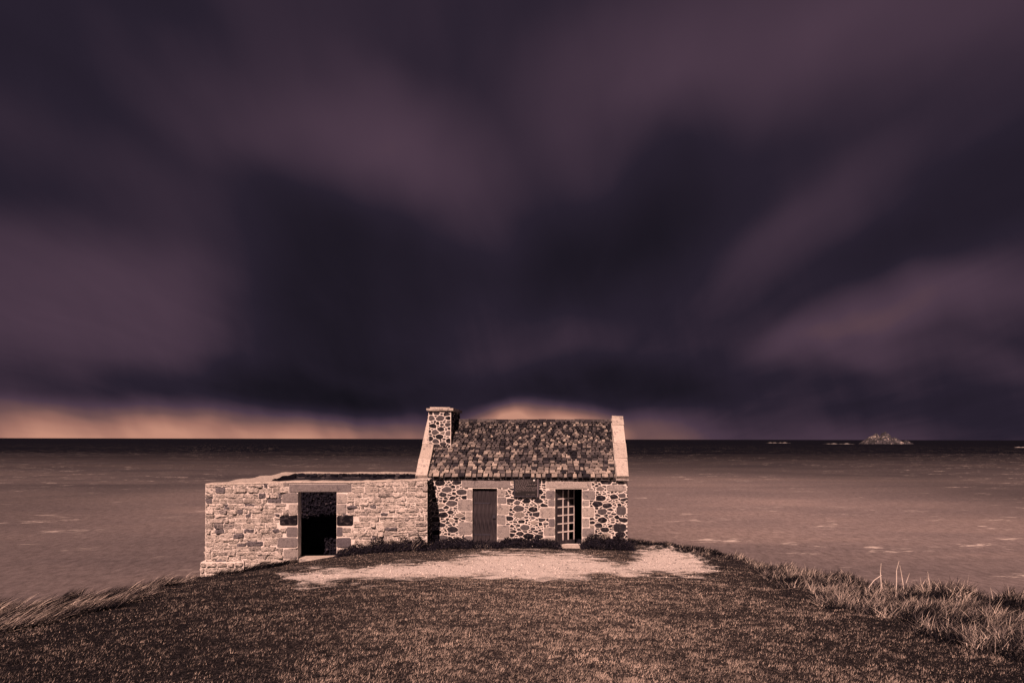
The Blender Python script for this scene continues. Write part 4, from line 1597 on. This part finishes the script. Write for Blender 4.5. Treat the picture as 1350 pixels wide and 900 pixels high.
plant('dark creeping shrub in the corner between enclosure and closed plank door', 568, 626, 1.4, 0.36, 6500, 41)
plant('dark creeping shrub running from the plank door along under the plaque', 652, 740, 1.0, 0.36, 6500, 42)
plant('dark rounded creeping shrub at the free corner of the cottage beyond the glazed door', 765, 832, 1.2, 0.46, 6500, 43)
plant('thin dark creeping shrub across the foot of the closed plank door', 616, 662, 0.9, 0.26, 1900, 44)
plant('long dark creeping shrub along the enclosure wall from its doorway to the cottage', 446, 574, 1.1, 0.36, 8000, 45, on_enc=True)

# ivy over the partition inside the enclosure
iv = empty('ivy', (L0.x + (px0 + px1) / 2, L0.y + 2.2, gz(L0.x + (px0 + px1) / 2, L0.y + 2.2)))
tag(iv, 'dark ivy covering the inner wall seen through the enclosure doorway', 'ivy')
ir = random.Random(61)
il = MB()
for _ in range(3800):
    p = Vector((ir.uniform(px0, px1) + L0.x, L0.y + 2.26 - abs(ir.gauss(0, .05)), EB + ir.uniform(0.9, ed[3] + .3))) - iv.location
    L = ir.uniform(.05, .10)
    d_ = Vector((ir.gauss(0, 1), -abs(ir.gauss(.2, .3)), ir.gauss(-.6, .6))).normalized()
    sd = d_.cross(Vector((ir.gauss(0, .3), -1, ir.gauss(.4, .3)))).normalized() * L * .38
    il.add([p, p + d_ * L * .35 + sd, p + d_ * L, p + d_ * L * .35 - sd], [(0, 1, 2), (0, 2, 3)], min(1, max(0, ir.gauss(.22, .25))))
il.build('foliage', M['leaf'], iv)
ist = MB()
for k in range(6):
    xq = px0 + (px1 - px0) * (k + .5) / 6 + L0.x - iv.location.x
    ist.tube([(xq, 0.06, -.1), (xq + ir.uniform(-.2, .2), 0.06, .8), (xq + ir.uniform(-.3, .3), .06, 1.9)], [.016, .012, .006], 5)
ist.build('stem', M['leaf'], iv)

# dead stalks standing out of the bank
for i, (u, v0, v1, Y, bend, lab) in enumerate([
        (1162, 766, 741, 9.8, 0.0, 'upright pale dead stalk with a leaning side branch'),
        (1181, 762, 738, 9.8, 0.05, 'pale dead stalk leaning a little, tallest in the grass bank'),
        (1193, 760, 744, 9.8, -0.07, 'short crooked pale dead stalk beside the tallest one'),
        (1228, 764, 752, 9.6, -0.05, 'thin leaning pale stalk alone in the grass bank'),
        (1260, 792, 783, 8.6, 0.06, 'short pale stalk low in the front of the grass bank')]):
    x = (u - HU) / F * Y
    zt = CAMZ - (v1 - HV) / F * Y
    zb_ = min(gz(x, Y) - 0.03, zt - 0.1)
    m_ = MB()
    h_ = zt - zb_
    m_.tube([(x, Y, zb_), (x + bend * .3, Y, zb_ + h_ * .45), (x + bend * .5, Y + .02, zb_ + h_ * .75), (x + bend, Y, zt)], [.0075, .007, .006, .004], 6)
    if i == 0:
        m_.tube([(x - .22, Y - .05, zb_ + h_ * .3), (x - .1, Y, zb_ + h_ * .52), (x + .005, Y, zb_ + h_ * .66)], [.004, .0055, .006], 5)
    if i == 2:
        m_.tube([(x + .02, Y, zb_ + h_ * .5), (x + .07, Y, zb_ + h_ * .78)], [.005, .003], 5)
    o = m_.build('dead_stalk', M['stalk'], loc=(x, Y, zb_))
    tag(o, lab, 'stalk', 'dead stalks in the grass bank')


# ------------------------------------------------------------------ far rocks and surf
def rock_island(name, label, u0, u1, vbase, vtop, seed, peak=0.5, group=None):
    hz = HV + (((u0 + u1) / 2) - HU) * 0.0022
    Y = CAMZ * F / (vbase - hz)
    xa, xb = (u0 - HU) / F * Y, (u1 - HU) / F * Y
    Hh = (vbase - vtop) / F * Y
    nx_, ny_ = 46, 22
    dep = (xb - xa) * 0.6
    vs, fs = [], []
    for j in range(ny_):
        for i in range(nx_):
            t, q = i / (nx_ - 1), j / (ny_ - 1)
            X = (t - 0.5) * (xb - xa)
            Yy = (q - 0.35) * dep
            e = max(0, 1 - abs(t - peak) / (peak if t < peak else 1 - peak)) ** 0.85
            eq = max(0, 1 - ((q - 0.45) / (0.42 if q < 0.45 else 0.5)) ** 2)
            nz = mnoise.fractal(Vector((X / (xb - xa) * 7 + seed, Yy / (xb - xa) * 7, seed)), 0.9, 2.1, 5)
            rid = abs(nz)
            z = Hh * (e * eq ** 0.7) * (0.86 + 0.5 * nz) + Hh * 0.16 * (1 - rid) * min(1, 5 * e) * eq - 0.06 * Hh
            vs.append((X + nz * 0.02 * (xb - xa), Yy, max(z, -3)))
    for j in range(ny_ - 1):
        for i in range(nx_ - 1):
            fs.append((j * nx_ + i, j * nx_ + i + 1, (j + 1) * nx_ + i + 1, (j + 1) * nx_ + i))
    m_ = MB()
    m_.add(vs, fs)
    o = m_.build(name, M['island'])
    o.location = ((xa + xb) / 2, Y, 0)
    tag(o, label, 'rock', group)
    return o


rock_island('rocky_islet', 'distant steep rocky islet with sunlit patches in its colour, near the horizon', 1138, 1191, 585.0, 567.5, 3.3, 0.5)
rock_island('sea_rock', 'small low rock in the sea just off the rocky islet', 1187, 1204, 585.0, 580.2, 8.1, 0.45)
for (u0, u1, v, lab) in ((1085, 1127, 584.9, 'long white line of surf on the reef near the rocky islet'),
                         (1009, 1043, 583.6, 'thin far line of surf beyond the cottage'),
                         (1337, 1353, 589.6, 'short white surf streak on the open sea, nearer than the reef')):
    hz = HV + ((u0 + u1) / 2 - HU) * 0.0022
    Y = CAMZ * F / (v - hz)
    m_ = MB()
    n = 26
    xa, xb = (u0 - HU) / F * Y, (u1 - HU) / F * Y
    k = Y / F
    top = []
    for i in range(n + 1):
        t = i / n
        hgt = k * 0.9 * max(0.03, 0.2 + 0.8 * math.sin(t * 9 + u0) * math.sin(t * 23)) * math.sin(math.pi * t) ** 0.4 + 0.05
        X = (t - .5) * (xb - xa)
        top.append((X, hgt))
    vs = []
    for X, h_ in top:
        vs += [(X, -8 * k, -0.3), (X, 0, h_), (X, 8 * k, -0.3)]
    fs = []
    for i in range(n):
        a, b = i * 3, i * 3 + 3
        fs += [(a, b, b + 1, a + 1), (a + 1, b + 1, b + 2, a + 2)]
    m_.add(vs, fs)
    o = m_.build('surf_line', M['surf'])
    o.location = ((xa + xb) / 2, Y, 0)
    tag(o, lab, 'surf', 'breaking surf lines')
